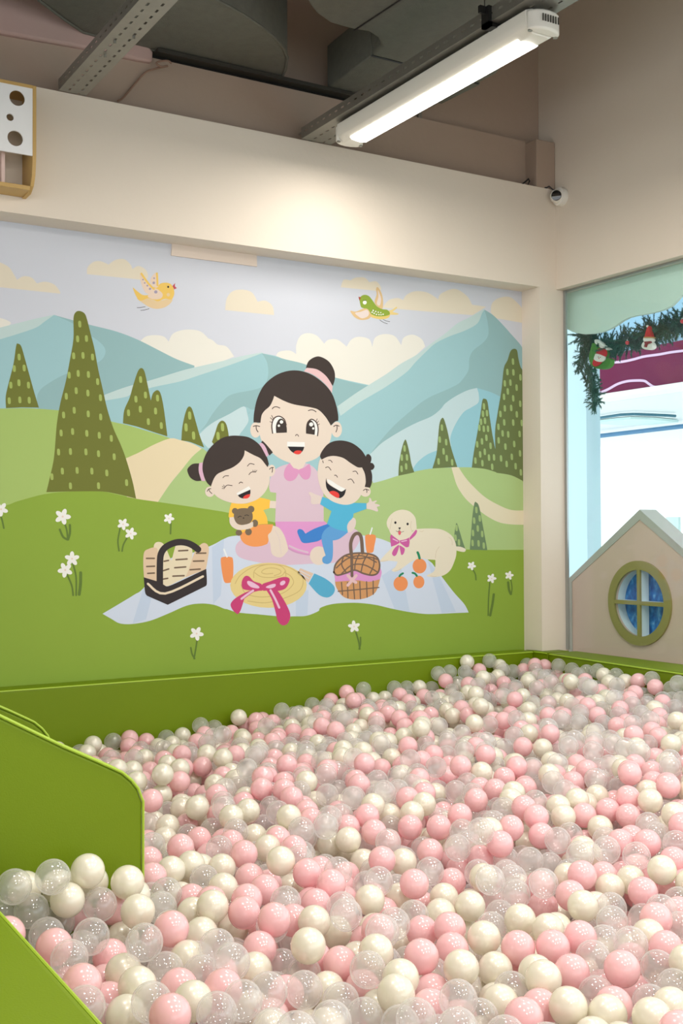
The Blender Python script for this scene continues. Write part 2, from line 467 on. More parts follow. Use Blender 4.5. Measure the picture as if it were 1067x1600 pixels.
P mouth:black !578,738 !718,675 715,730 680,765 640,775 600,762
P mouth:red 636,770 660,740 712,727 708,755 680,774
S ear_line:line 8 237,695 255,670 279,666
S ear_line:line 8 258,670 265,695 290,720
S ear_line:line 8 930,450 950,432 974,431
S ear_line:line 8 961,433 963,460 958,484
= painted_boy 110
T 460 670 7.113
P hand:skin2 155,712 180,705 230,728 !305,752 !285,832 200,838 180,810 182,762
P hand:skin2 !798,832 825,810 828,770 848,775 862,808 905,797 912,808 890,828 940,845 944,860 915,870 928,905 915,920 860,902 !800,890
P trousers:navy !362,1058 220,1110 !120,1165 90,1125 50,1115 30,1140 50,1200 90,1265 180,1264 300,1226 !410,1085
P trousers:mid !392,1080 330,1130 300,1200 310,1290 !345,1408 310,1435 315,1485 370,1502 415,1460 427,1350 !424,1242 500,1222 !594,1150 !500,1110
P shirt:blue !308,755 !283,838 !410,915 !360,1056 450,1110 !592,1147 583,1090 600,1040 645,990 !655,942 !797,890 !797,827 640,825 560,843 470,825 400,790
E ear:skin 785,697,60,58,0
P skin:skin 290,330 258,450 262,560 310,700 400,795 520,840 620,838 700,790 760,690 795,570 755,430 650,370 500,300 400,300
P hair:hair !300,343 283,300 310,240 370,170 450,135 550,133 650,165 740,235 !792,310 800,288 825,282 850,310 852,350 !842,378 870,385 888,420 870,452 !848,458 862,520 858,600 !838,655 !778,645 790,590 780,500 !748,430 700,428 620,380 540,325 450,303 370,310
S eyebrow:line 8 377,350 400,352 418,374
S eyebrow:line 8 648,475 680,472 703,504
S eyebrow:line 8 311,354 319,378
S eye:line 8 343,432 375,425 404,460
S eye:line 8 592,568 630,560 661,604
S nose:line 8 443,517 462,518 476,539
P mouth:black !352,545 365,600 430,650 520,690 !572,668 555,730 520,765 490,768 420,735 360,670 346,600
P mouth:white !362,562 400,572 480,625 !566,668 530,695 500,690 430,645 375,602
P mouth:red 385,705 430,690 480,710 498,745 480,769 425,742
S ear_line:line 8 763,686 790,671 825,682
S ear_line:line 8 796,672 803,690 801,708
= painted_cup 50
T 500 820 4.446
P cup:cup 312,85 330,68 370,68 387,85 376,150 368,188 345,195 323,188
S straw:straw 9 347,66 361,22
= painted_cup 50
T 340 820 5.335
P cup:cup 25,292 45,268 105,268 127,290 130,400 118,470 88,485 55,475 37,400
S straw:straw 14 77,266 52,205
= painted_bread_basket 60
T 150 820 5.335
P bread:bread2 480,210 490,155 530,143 570,170 610,260 !628,300 !660,420 !600,510 !560,510 !500,350
P bread:bread2 !663,168 720,162 770,168 800,205 800,280 775,400 750,435 !600,512 !565,500 600,400 628,300
P bread:bread !400,450 393,330 400,230 440,200 490,190 515,230 !510,480
P bread:bread !915,370 935,260 938,185 910,153 870,165 820,230 780,350 !745,440
S bread:crust 13 420,280 485,280
S bread:crust 13 422,348 487,345
S bread:crust 13 430,405 485,402
S bread:crust 13 567,304 603,297
S bread:crust 13 562,382 605,368
S bread:crust 13 562,452 597,446
S bread:crust 13 688,217 764,213
S bread:crust 13 666,291 758,285
S bread:crust 13 655,358 747,351
S bread:crust 13 640,428 733,424
S bread:crust 13 836,237 914,236
S bread:crust 13 811,303 897,301
S bread:crust 13 783,375 867,369
S basket:basket 54 531,500 532,330 540,245 575,190 640,155 700,144 760,152 810,175 850,205
P basket:basket !397,437 !505,470 !565,500 600,512 !700,470 !918,367 923,490 !905,515 !597,667 !425,592 408,560
S band:stripe 19 432,492 575,573 890,430
= painted_straw_hat 60
T 340 820 5.335
E straw:hat 423,504,319,188,0
S ring:hatl 6 145,490 190,420 300,350 440,330 580,350 680,410 712,470 680,550 560,610 400,650 250,635
S ring:hatl 6 195,500 230,570 330,600 450,595 560,560 630,490 610,430 560,400
S ring:hatl 6 300,440 305,385 355,345 440,330 520,342 562,378 568,430
S ring:hatl 6 308,400 360,432 440,440 530,425 562,385
S ring:hatl 6 460,405 400,410 365,395 395,368 460,360 520,378 520,405 470,425
P ribbon:bow !330,533 240,560 150,610 108,660 125,710 !165,747 190,715 !222,615 !300,560 !360,546
P ribbon:bow !405,545 450,620 480,720 500,800 540,838 585,820 605,750 570,660 515,570 !485,540
P ribbon:bow 365,495 300,470 260,430 225,430 200,475 207,530 250,545 320,548 375,545
P ribbon:bow 370,497 440,470 520,440 575,436 600,460 570,525 510,550 430,546 375,547
P gloss:bowl 250,468 290,478 345,515 335,530 280,520 248,492
P gloss:bowl 400,520 440,498 480,493 478,515 440,530
E gloss:bowl 541,485,25,17,-35
S gloss:bowl 18 295,548 240,585 198,617
S gloss:bowl 18 440,545 480,620 512,690
= painted_bottle 60
T 340 820 5.335
P comb:comb !688,362 !797,405 !755,482 !662,402
S comb:blanket 5 690,385 770,425
S comb:blanket 5 683,405 760,448
P bottle:bottle !805,405 900,450 965,505 975,550 950,590 905,606 840,580 !757,490
= painted_lidded_basket 70
T 500 820 4.446
P body:wick !102,370 110,430 150,490 200,515 270,518 340,500 390,460 !418,370
P cloth:cloth !98,345 !105,395 180,390 260,385 340,395 !415,378 427,330 !413,290 250,270
S cane:wickl 8 148,400 155,485
S cane:wickl 8 190,400 193,508
S cane:wickl 8 230,395 239,514
S cane:wickl 8 275,395 280,514
S cane:wickl 8 322,395 326,503
S cane:wickl 8 368,390 368,483
S cane:wickl 8 125,462 260,450 408,435
P lid:wick 95,330 110,270 170,215 250,196 340,200 395,225 415,280 400,335 360,350 300,335 240,315 180,335 120,350
S cane:wickl 12 95,330 110,270 170,215 250,197 340,202 395,227 413,280 400,333 360,350 300,338 240,315 180,335 120,350 95,330
S cane:wickl 9 160,225 150,280 180,330
S cane:wickl 9 270,205 245,260 240,312
S cane:wickl 9 330,205 300,260 285,322
S cane:wickl 9 372,225 372,280 345,340
S cane:wickl 9 112,300 190,235 290,215 390,260
S cane:wickl 9 150,338 220,280 310,280 400,330
S cane:wickl 9 170,215 260,235 340,225 395,240
S handle:wickl 24 216,205 212,130 232,75 262,60 285,90 294,195
S handle:wickl 20 218,200 221,355
S ribbon:band 20 192,352 222,385 248,400
S ribbon:band 20 250,352 222,385 192,420
= painted_dog 60
T 570 780 6.276
P tail:dog !885,465 930,465 985,488 978,515 940,514 !885,500
P body:dog !500,292 600,287 720,291 800,320 860,370 890,440 896,530 880,600 840,690 780,742 700,762 625,760 605,747 650,725 680,700 690,650 !690,595 !600,590 560,580 470,605 400,650 340,695 290,712 262,695 300,660 !320,612 240,604 180,612 148,605 200,540 250,490 !330,400
S fur:dogl 3 730,465 700,510 690,580
S fur:dogl 3 535,312 555,318 575,308
S fur:dogl 3 820,370 850,400 855,450
S fur:dogl 3 150,608 190,606 225,598
S fur:dogl 3 290,705 330,695 355,680
S fur:dogl 3 640,752 680,758 700,755
P strap:dbow !436,378 !497,300 511,310 495,352 !440,402
P head:dog 215,215 245,160 300,118 370,103 440,122 490,175 503,240 503,295 460,312 430,370 350,400 290,390 250,335 235,298 216,262
S fur:dogl 3 265,190 255,240 243,298
S fur:dogl 3 455,215 447,270 460,310
E eye:black 298,230,11,13,0
E eye:black 418,243,11,13,0
P nose:black 328,279 350,278 346,292 337,296
S mouth:black 4 338,292 338,308
S mouth:black 4 305,310 320,319 338,308 356,322 380,315
P tongue:tongue 326,320 338,312 352,318 350,343 338,352 328,342
P bow:dbow !335,405 290,372 !258,345 247,370 252,430 !256,466 300,450 !340,428
P bow:dbow !340,405 400,392 !432,375 438,420 !430,466 400,470 !345,430
P bow:dbow 335,450 290,480 265,530 285,558 312,535
P bow:dbow 338,455 345,500 356,545 378,535 390,490 368,468
S gloss:bowl 10 275,390 320,412
S gloss:bowl 10 360,415 408,405
= painted_orange 80
T 570 780 6.276
E fruit:fruit 535,655,68,73,0
S stalk:leaf 24 516,522 527,548 535,580
= painted_orange 80
T 570 780 6.276
E fruit:fruit 350,828,70,73,0
S stalk:leaf 20 372,727 350,740 338,756
= painted_orange 90
T 570 780 6.276
E fruit:fruit 528,812,54,62,0
S stalk:leaf 20 466,722 490,730 508,752
= painted_yellow_bird 32
T 200 415 10.67
P belly:bpeach 150,540 330,545 450,590 560,580 650,560 740,560 700,635 600,700 470,722 350,690 240,620
P body:by !78,360 95,420 130,500 180,575 240,580 330,545 420,575 500,595 580,565 640,555 720,565 760,510 770,440 750,360 700,300 620,285 540,300 480,350 400,370 350,480 250,490 170,440
P wing:bwing 465,120 400,180 370,240 380,300 460,370 510,330 500,220
P wing:bwing 200,125 200,200 225,320 280,440 340,480 330,520 420,562 540,550 578,480 500,400 400,350 320,260 240,160
S wing:by 34 222,135 280,220 350,310 430,390
S wing:by 32 480,130 487,220 490,330
E dot:dot 248,235,14,14,0
E dot:dot 277,290,14,14,0
E dot:dot 321,335,16,16,0
E dot:dot 366,388,20,20,0
E dot:dot 462,440,28,26,0
E dot:dot 434,211,15,15,0
E dot:dot 428,288,22,22,0
E eye:black 668,355,16,18,0
E cheek:bpeach 670,485,28,30,0
P beak:beak !740,340 !785,290 !780,345 !812,375 !770,398
S leg:black 8 150,703 200,700 285,687
S leg:black 8 210,748 270,742 350,720
= painted_green_bird 32
T 530 430 8.892
P tail:tail !688,490 740,475 790,440 800,458 !740,510 820,533 800,550 !700,550
P wing:bw2 525,165 555,190 590,260 607,350 602,460 560,460 490,380 518,270 510,200
P wing:bw3 535,210 560,260 580,330 562,420 520,395 542,300
P belly:bbel 430,530 440,580 520,605 600,612 680,592 700,545 600,560 500,540
P body:bg 290,400 283,340 300,295 350,273 410,290 460,350 520,430 590,470 660,480 695,510 696,548 620,570 520,570 440,540 400,500 350,465 305,445
P wing:bw2 155,495 230,505 330,465 390,470 430,520 440,570 400,610 300,622 220,590 175,540
P wing:bw3 220,525 300,508 380,482 410,520 395,570 320,600 260,570
P beak:beak2 !265,300 !300,306 !280,357
E cheek:white 353,380,27,27,0
S eye:black 6 333,347 350,353 373,346
E dot:white 470,490,9,12,0
E dot:white 505,505,9,10,0
E dot:white 540,515,9,9,0
E dot:white 575,520,8,8,0
E dot:white 455,515,10,10,0
E dot:white 483,530,10,10,0
E dot:white 515,545,10,10,0
E dot:white 550,548,10,9,0
E dot:white 580,550,9,9,0
E dot:white 608,543,11,9,0
S leg:black 6 560,620 610,655 668,675
S leg:black 6 610,615 650,635 700,646
"""
def parse_pts(t):
    out = []
    for w_ in t.split():
        c = w_.startswith('!'); x, y = w_.lstrip('!').split(','); out.append((float(x), float(y), c))
    return out
def smooth_closed(pts, n=5):
    """Catmull-Rom through the points, broken at the corners"""
    N = len(pts); out = []
    for i in range(N):
        p0, p1, p2, p3 = pts[i-1], pts[i], pts[(i+1) % N], pts[(i+2) % N]
        if p1[2] and p2[2]: out.append((p1[0], p1[1])); continue
        a = p1 if p1[2] else p0; d = p2 if p2[2] else p3
        for k in range(n):
            t = k/n
            q = [0.5*(2*p1[j]+(p2[j]-a[j])*t+(2*a[j]-5*p1[j]+4*p2[j]-d[j])*t*t+(-a[j]+3*p1[j]-3*p2[j]+d[j])*t**3) for j in (0, 1)]
            out.append(tuple(q))
    return out
def stroke(pts, w_):
    P = [(p[0], p[1]) for p in pts]; fine = []
    N = len(P)
    for i in range(N-1):
        a = P[max(i-1, 0)]; b_ = P[i]; c = P[i+1]; d = P[min(i+2, N-1)]
        for k in range(5):
            t = k/5
            fine.append(tuple(0.5*(2*b_[j]+(c[j]-a[j])*t+(2*a[j]-5*b_[j]+4*c[j]-d[j])*t*t+(-a[j]+3*b_[j]-3*c[j]+d[j])*t**3) for j in (0, 1)))
    fine.append(P[-1]); L, R = [], []
    for i, p in enumerate(fine):
        q0 = fine[max(i-1, 0)]; q1 = fine[min(i+1, len(fine)-1)]
        dx, dy = q1[0]-q0[0], q1[1]-q0[1]; l = math.hypot(dx, dy) or 1
        nx, ny = -dy/l*w_/2, dx/l*w_/2
        L.append((p[0]+nx, p[1]+ny)); R.append((p[0]-nx, p[1]-ny))
    def cap(p, q):   # round end
        cx, cy = (p[0]+q[0])/2, (p[1]+q[1])/2; a0 = math.atan2(p[1]-cy, p[0]-cx)
        return [(cx+w_/2*math.cos(a0-math.pi*k/5), cy+w_/2*math.sin(a0-math.pi*k/5)) for k in range(1, 5)]
    quads = [[L[i], L[i+1], R[i+1], R[i]] for i in range(len(L)-1)]
    return quads + [[L[-1]]+cap(L[-1], R[-1])+[R[-1]], [R[0]]+cap(R[0], L[0])+[L[0]]]
PAINT_GAIN = 0.92
def paint(c):
    soft = c in ('grass', 'hill', 'hill2', 'sky', 'm_lit', 'm_dark')
    return mat('paint_'+c, PAL[c], .7, noise=.07 if c == 'grass' else (.03 if soft else 0), scale=2.2, g=PAINT_GAIN, spec=.3)
mural = thing('wall_mural', 'hand-painted picnic landscape mural covering the back wall above the green pit padding', 'mural', (-1.5, YM, 1.5))
LABELS = {'painted_woman': 'woman with a hair bun in pink', 'painted_girl': 'girl hugging a toy bear', 'painted_boy': 'laughing boy in blue',
          'painted_dog': 'cream puppy with pink bow', 'painted_straw_hat': 'straw hat with magenta ribbon'}
def wall_pt(x, y, lay):
    p = hit(x, y, 1, YM)
    xx = min(p[0], -.1126)      # the paint ends at the column
    return (xx, YM-.0003-lay*.000011, p[2])
def build_mural():
    figs = []; cur = None; T = (0, 0, 1)
    for row in MURAL.strip().split('\n'):
        k, rest = row.split(' ', 1)
        if k == '=':
            nm, lay = rest.split(); cur = [nm, int(lay), []]; figs.append(cur); continue
        if k == 'T': T = tuple(float(v) for v in rest.split()); continue
        key, rest = rest.split(' ', 1) if k != 'F' else ('', rest)
        tr = lambda q: (T[0]+q[0]/T[2], T[1]+q[1]/T[2])
        sub, col = key.split(':') if ':' in key else ('', key)
        def put(polys, c=None, s_=None): cur[2].append((s_ if s_ is not None else sub, c or col, [[tr(q) for q in pl] for pl in polys]))
        if k == 'P': put([smooth_closed(parse_pts(rest))])
        elif k == 'S':
            w_, rest = rest.split(' ', 1); put(stroke(parse_pts(rest), float(w_)))
        elif k == 'E':
            cx, cy, rx, ry, an = (float(v) for v in rest.split(',')); an = math.radians(an)
            put([[(cx+rx*math.cos(q)*math.cos(an)-ry*math.sin(q)*math.sin(an), cy+rx*math.cos(q)*math.sin(an)+ry*math.sin(q)*math.cos(an)) for q in (2*math.pi*j/28 for j in range(28))]])
        elif k == 'M':
            for (x, y, c) in parse_pts(rest):
                h_, v_ = (15, 8.5) if T[2] > 3.4 else (13, 6)
                if T[2] < 3.18: h_, v_ = 16, 8
                put([[(x+v_*(abs(math.cos(q))**.6)*math.copysign(1, math.cos(q))+.08*h_*math.sin(q), y+h_*1.25*(abs(math.sin(q))**.7)*math.copysign(1, math.sin(q))) for q in (2*math.pi*(j+.5)/16 for j in range(16))]], None, 'paint_marks')
        elif k == 'F':
            cx, cy, r_ = (float(v) for v in rest.split(','))
            ph = random.Random(int(cx*7+cy)).random()*6.28
            polys = []
            for j in range(5):
                a = ph+j*2*math.pi/5; c0 = (cx+math.cos(a)*r_*.52, cy+math.sin(a)*r_*.52)
                polys.append([(c0[0]+math.cos(a)*r_*.5*math.cos(q)-math.sin(a)*r_*.3*math.sin(q), c0[1]+math.sin(a)*r_*.5*math.cos(q)+math.cos(a)*r_*.3*math.sin(q)) for q in (2*math.pi*t/14 for t in range(14))])
            for pl in polys: put([pl], 'white', 'petal')
            put([[(cx+r_*.14*math.cos(q), cy+r_*.14*math.sin(q)) for q in (2*math.pi*t/8 for t in range(8))]], 'bud', 'flower_centre')
    for nm, lay, shapes in figs:
        subs = {}; order = []
        for i, (s_, c, polys) in enumerate(shapes):
            key = s_
            if key not in subs: subs[key] = MB(); order.append(key)
            for pl in polys:
                pts = [wall_pt(x, y, lay+i) for x, y in pl]
                subs[key].add(pts, [list(range(len(pts)))], paint(c))
        base = order[0]; bo = subs[base].build(nm, parent=mural)
        if nm in LABELS: bo['label'] = LABELS[nm]
        for key in order[1:]:
            so = subs[key].build(key, parent=bo)
            if key == 'paint_marks': so['kind'] = 'stuff'
build_mural()
local(mural)

# ------------------------------------------------------------------ padded pit walls
ZL = .6535
def pad(name, label, outline, z0, z1):
    """padded vinyl block; outline in plan"""
    t = thing(name, label, 'padding', (sum(p[0] for p in outline)/len(outline), sum(p[1] for p in outline)/len(outline), z0), 'padded pit walls')
    b = MB(); b.prism([(x, y, z0) for x, y in outline], (0, 0, z1-z0), green_v)
    b.build('foam_block', parent=t, bevel=.012, seg=3)
    return t, outline, z1
def seam(t, a, c, z, r=.0035):
    b = MB(); b.tube([(a[0], a[1], z), ((a[0]+c[0])/2, (a[1]+c[1])/2, z+.0005), (c[0], c[1], z)], r, green_pipe, 8)
    b.build('piping', parent=t, smooth=True)
XF0, XF1 = -.143, -.32    # front line of the right-hand block: measured, it runs slightly askew
t, o, z = pad('pit_wall', 'long green padded wall running below the painted mural', [(-4.6, .03), (-.139, .03), (-.139, YM-.002), (-4.6, YM-.002)], 0, ZL)
seam(t, (-4.58, .031), (-.145, .031), ZL-.006); local(t)
t, o, z = pad('pit_wall', 'short green corner padding in front of the beige column', [(-.141, -.076), (-.002, -.076), (-.002, -.002), (-.1135, -.002), (-.1135, .027), (-.1385, .09), (-.141, .09)], 0, ZL+.001)
seam(t, (-.1415, -.07), (-.1415, .026), ZL-.005); local(t)
rl = lambda y: XF0 + (y+.078)*(.062/.924)
t, o, z = pad('pit_wall', 'green padded wall below the window and the little pink house', [(rl(-.079), -.079), (rl(-4.5), -4.5), (.042, -4.5), (.042, -.079)], 0, ZL)
seam(t, (rl(-.09)-.001, -.09), (rl(-4.4)-.001, -4.4), ZL-.006); local(t)
t, o, z = pad('pit_wall', 'green padded wall nearest the camera, cut by the lower left corner', [(-3.451, -5.2), (-3.451, -2.06), (-3.95, -2.06), (-3.95, -5.2)], 0, ZL)
seam(t, (-3.4515, -5.1), (-3.4515, -2.07), ZL-.006); local(t)

# the slide with its two cheek panels
slide = thing('foam_slide', 'green padded slide entering the ball pit between two rounded cheek panels', 'slide', (-3.5, -1.7, 0))
def cheek(y0, th, nm, dz=0):
    xs = [(-4.25, 0.0), (-3.004, 0.0), (-3.002, .66), (-3.005, .680), (-3.013, .702), (-3.028, .722), (-3.05, .742), (-3.108, .7735), (-3.178, .81), (-3.313, .887), (-3.9, 1.213), (-4.05, 1.26), (-4.25, 1.27)]
    xs = [(x, z-dz if z > .66 else z) for x, z in xs]
    b = MB(); b.prism([(x, y0, z) for x, z in xs], (0, th, 0), green_v); o = b.build(nm, parent=slide, bevel=.007, seg=3)
    for yy in (y0+.0005, y0+th-.0005):
        b = MB(); b.tube([(x+.0015, yy, z+.0015) for x, z in xs[1:]], .0034, green_pipe, 8); b.build('piping', parent=o, smooth=True)
    return o
cheek(-2.004, .05, 'cheek_panel', .014); cheek(-1.323, .055, 'cheek_panel')
b = MB(); b.prism([(-4.25, -1.946, 0), (-3.02, -1.946, 0), (-3.02, -1.946, .35), (-3.3, -1.946, .44), (-4.0, -1.946, .95), (-4.25, -1.946, 1.0)], (0, .62, 0), green_v)
b.build('slide_ramp', parent=slide, bevel=.01); local(slide)
b = MB(); b.box((-3.44, -4.6, 0), (-.4, .025, .16), mat('gap_brightener', (225, 205, 200), .6)); tag(b.build('gap_brightener_mat'), 'pale soft mat lying under all the balls of the pit', 'mat')  # raised slab added out of sight, pale so ball gaps don't go dark

# ------------------------------------------------------------------ balls
def ball_mat(name, base, rough, coat=0.0, metal=0.0, clear=0.0, sub=0.0):
    M = bpy.data.materials.new(name); M.use_nodes = True; nt = M.node_tree; b = nt.nodes['Principled BSDF']
    b.inputs['Base Color'].default_value = rgb(base); b.inputs['Roughness'].default_value = rough
    b.inputs['Coat Weight'].default_value = coat; b.inputs['Coat Roughness'].default_value = .03
    b.inputs['Metallic'].default_value = metal
    if not clear:   # hollow thin-walled plastic lets some light through
        tl = nt.nodes.new('ShaderNodeBsdfTranslucent'); tl.inputs[0].default_value = rgb(base)
        m2 = nt.nodes.new('ShaderNodeMixShader'); m2.inputs[0].default_value = .3
        nt.links.new(b.outputs[0], m2.inputs[1]); nt.links.new(tl.outputs[0], m2.inputs[2]); nt.links.new(m2.outputs[0], nt.nodes['Material Output'].inputs['Surface'])
    if clear:
        # thin milky shell: more light passes face on than through the grazing rim
        tr = nt.nodes.new('ShaderNodeBsdfTransparent'); tr.inputs[0].default_value = (.985, .982, .976, 1)
        lw = nt.nodes.new('ShaderNodeLayerWeight'); lw.inputs['Blend'].default_value = .5
        mr = nt.nodes.new('ShaderNodeMapRange'); mr.inputs['From Min'].default_value = .5
        mr.inputs['To Min'].default_value = 1-clear; mr.inputs['To Max'].default_value = .62
        mx = nt.nodes.new('ShaderNodeMixShader')
        tl = nt.nodes.new('ShaderNodeBsdfTranslucent'); tl.inputs[0].default_value = rgb(base)
        m2 = nt.nodes.new('ShaderNodeMixShader'); m2.inputs[0].default_value = .42
        nt.links.new(b.outputs[0], m2.inputs[1]); nt.links.new(tl.outputs[0], m2.inputs[2])
        nt.links.new(lw.outputs['Facing'], mr.inputs['Value']); nt.links.new(mr.outputs[0], mx.inputs[0])
        nt.links.new(tr.outputs[0], mx.inputs[1]); nt.links.new(m2.outputs[0], mx.inputs[2])
        gl = nt.nodes.new('ShaderNodeBsdfGlossy'); gl.inputs['Roughness'].default_value = .03
        pw = nt.nodes.new('ShaderNodeMath'); pw.operation = 'POWER'; pw.inputs[1].default_value = 5; nt.links.new(lw.outputs['Facing'], pw.inputs[0])
        gf = nt.nodes.new('ShaderNodeMapRange'); gf.inputs['To Min'].default_value = .06; gf.inputs['To Max'].default_value = .4; nt.links.new(pw.outputs[0], gf.inputs['Value'])
        m3 = nt.nodes.new('ShaderNodeMixShader'); nt.links.new(gf.outputs[0], m3.inputs[0]); nt.links.new(mx.outputs[0], m3.inputs[1]); nt.links.new(gl.outputs[0], m3.inputs[2])
        nt.links.new(m3.outputs[0], nt.nodes['Material Output'].inputs['Surface'])
    return M
BM = [ball_mat('pink_ball_plastic', (255, 213, 216), .2, coat=1.0),
      ball_mat('pearl_ball_plastic', (251, 247, 231), .33, coat=1.0, metal=.14),
      ball_mat('clear_ball_plastic', (254, 253, 252), .1, clear=.725)]
R_B = .035
# balls traced from the photograph: frame, then x,y,apparent diameter and p / w / c
TRACED = """
@0,1000,2.54
370,417,66w 403,437,60w 440,410,70c 511,392,66p 511,422,70p 581,403,68p 497,478,62p 660,390,62c 724,380,64w 796,340,66c 948,308,64w 850,350,60c 573,470,74w 595,520,68p 600,480,66c 650,432,70c 665,495,76w 713,562,84p 760,460,70c 762,555,60w 820,545,60p 853,575,80w 885,470,84w 918,370,62p 965,392,68w 975,340,56p 575,600,70c 640,618,76w 645,655,70p 605,680,70w 665,685,74c 720,670,76w 590,735,80c 665,740,84w 740,735,70p 790,792,88p 716,824,106p 605,815,90c 655,790,80w 590,875,100p 840,755,84c 870,830,100c 936,760,96c 968,850,106p 880,905,100w 755,895,105w 680,915,100w 990,945,106p 810,950,100c 885,985,110w 710,960,90w 1010,780,90w 1045,740,80c
60,985,112c 215,950,126c 343,938,124w 205,985,108w 110,1010,110w 260,1025,108w 130,1065,140c 30,1080,100c 400,1040,100c 350,990,100w 325,1080,118p 245,1100,110c 380,1115,112c 455,1070,100p 490,985,100w 520,1020,100w 660,1005,118c 547,1078,140w 635,1060,110c 680,1147,142p 575,1203,158c 480,1170,110w 350,1180,150c 228,1215,150p 180,1165,130c 275,1265,145c 440,1260,130p 325,1365,160p 415,1360,120p 490,1320,130w 545,1375,150w 655,1310,140c 750,1265,140w 800,1165,115w 845,1060,125w 765,1085,115w 967,1082,124p 925,1145,95w 1030,1225,130p 850,1230,150c 905,1290,160c 810,1315,140c 710,1380,145p 880,1380,150p 600,1440,160c 430,1435,130p 500,1490,150w 675,1490,170p 775,1430,140w 860,1480,160c 960,1430,150c 1010,1310,120w 200,1285,90c 120,1180,80c 1050,990,110p
@400,1200,1.6
138,130,62p 295,160,62p 385,148,58p 457,148,60p 278,120,62p 213,120,60c 334,118,54w 515,160,62c 610,190,66p 637,150,66p 670,100,66p 700,123,66p 637,80,60w 713,168,60p 550,80,60p 420,90,60w 240,75,60c 108,228,66c 205,258,68c 268,235,54w 315,230,64p 368,235,60w 330,185,60c 185,190,56w 225,212,50w 230,180,60w 435,210,60p 505,200,64c 395,290,70p 360,325,64w 435,258,64c 490,285,60p 560,225,60p 625,230,60c 685,232,64c 680,190,56w 735,245,60c 785,168,60c 810,218,74c 876,205,74c 951,220,74c 985,82,64w 935,15,60p 880,105,60p 820,118,60p 768,122,62w 860,150,60w 930,120,60p 1030,45,64p 1065,145,70p 1050,190,70c 1015,255,76w 935,280,70w 967,310,76p 1040,300,70p 815,268,76p 870,270,70p 785,318,76p 718,290,76c 817,345,80w 888,350,76c 885,300,70w 650,315,72c 585,280,76c 470,325,64w 535,345,72w 415,345,60p 460,365,70w 610,368,66c 718,345,66p 660,380,76w 395,370,70c 320,360,60p 285,330,70w 345,390,80c 315,410,90c 225,367,80c 145,385,80w 200,410,70w 74,335,76c 45,380,86p 150,340,70p 125,300,60w 70,265,50w 30,290,60p 415,410,74p 484,402,80p 550,380,60p 570,425,82w 520,410,60w 655,450,84p 742,448,86p 730,405,80w 810,425,84p 842,475,86c 890,385,80c 937,440,90c 1000,378,84p 1060,400,80c 1025,450,86p 1005,500,86c 912,505,94p 790,512,88p 870,435,80c 717,528,94w 598,505,80w 513,500,88w 490,455,80p 414,473,84p 365,445,64w 300,460,90w 215,440,60p 130,445,90w 145,475,80p 210,490,80p 65,495,70c 15,455,60p 120,515,80c 282,510,90c 360,525,100w 440,515,80c 350,565,95w 265,550,85p 212,585,90c 440,560,80p 305,595,85w 437,600,96p 505,580,100c 560,570,70w 520,545,80c 610,590,90w 640,555,90c 710,600,90p 790,600,95w 855,565,90c 895,595,90p 950,560,70p 1045,550,90c 985,590,90c 990,625,100w 180,555,80w 75,565,80p 120,555,90c 30,560,100c 870,615,90w 670,625,100p 560,625,90c 270,625,95c
@560,980,2.104
357,114,48w 431,110,48c 397,142,48p 350,148,50c 300,147,46c 262,152,48c 410,167,52w 478,184,46p 541,140,42p 475,140,48c 510,145,44c 550,125,40c 558,177,50w 612,163,52c 612,128,42p 657,128,40c 655,162,42p 702,140,48c 750,147,48c 790,145,40c 808,157,44w 845,160,42c 876,178,42w 920,177,50p 967,172,48c 979,196,50p 1025,202,52c 1050,185,40c 1000,248,56p 1040,265,56c 795,212,52p 712,225,48p 670,210,50c 518,198,50c 435,210,44p 360,215,52w 307,210,48c 327,185,46c 240,202,46c 197,198,48w 157,200,46c 118,204,48c 88,230,42w 50,236,42w 18,206,46c 165,245,50p 175,268,50c 237,288,52p 135,300,60p 130,270,50w 270,260,50c 310,292,52w 360,290,54p 402,260,60w 460,280,40w 500,285,50p 573,222,44p 655,240,48w 620,225,46w 575,250,50c 560,272,56w 430,320,60c 265,325,58c 325,320,46w 340,350,60c 390,345,50p 475,350,50p 560,350,60w 605,398,60w 541,393,62p 478,397,60c 418,420,70p 348,408,70c 290,420,60c 520,460,70p 405,478,72w 453,460,60c 630,350,66p 690,390,66c 700,345,50w 725,315,60c 780,345,66c 785,290,60p 840,385,66c 850,325,60p 905,355,70p 855,290,60c 930,285,60c 985,362,66p 1028,385,70w 950,385,60c 925,410,70c 770,410,66c 720,450,60p 655,450,66c 575,470,66c 890,475,78p 825,455,70c 790,465,60c 1025,460,72c 965,475,66p 1015,515,74p 950,540,76w 860,525,70c 780,500,74c 705,510,70p 640,510,76c 600,520,60c 550,530,70p 510,545,80w 480,495,66p 400,530,72p 375,550,74c 320,540,70c 335,490,60p 290,490,60p 255,460,70c 300,455,60p 75,465,60p 62,505,72c 130,490,70c 175,520,76c 240,515,60p 25,490,60c 75,385,66c 25,370,60c 110,430,60w 170,435,70c 250,385,50w 190,400,50p 150,360,60w 60,320,60c 30,290,60w 8,330,56w 90,325,50w 135,268,50w
"""
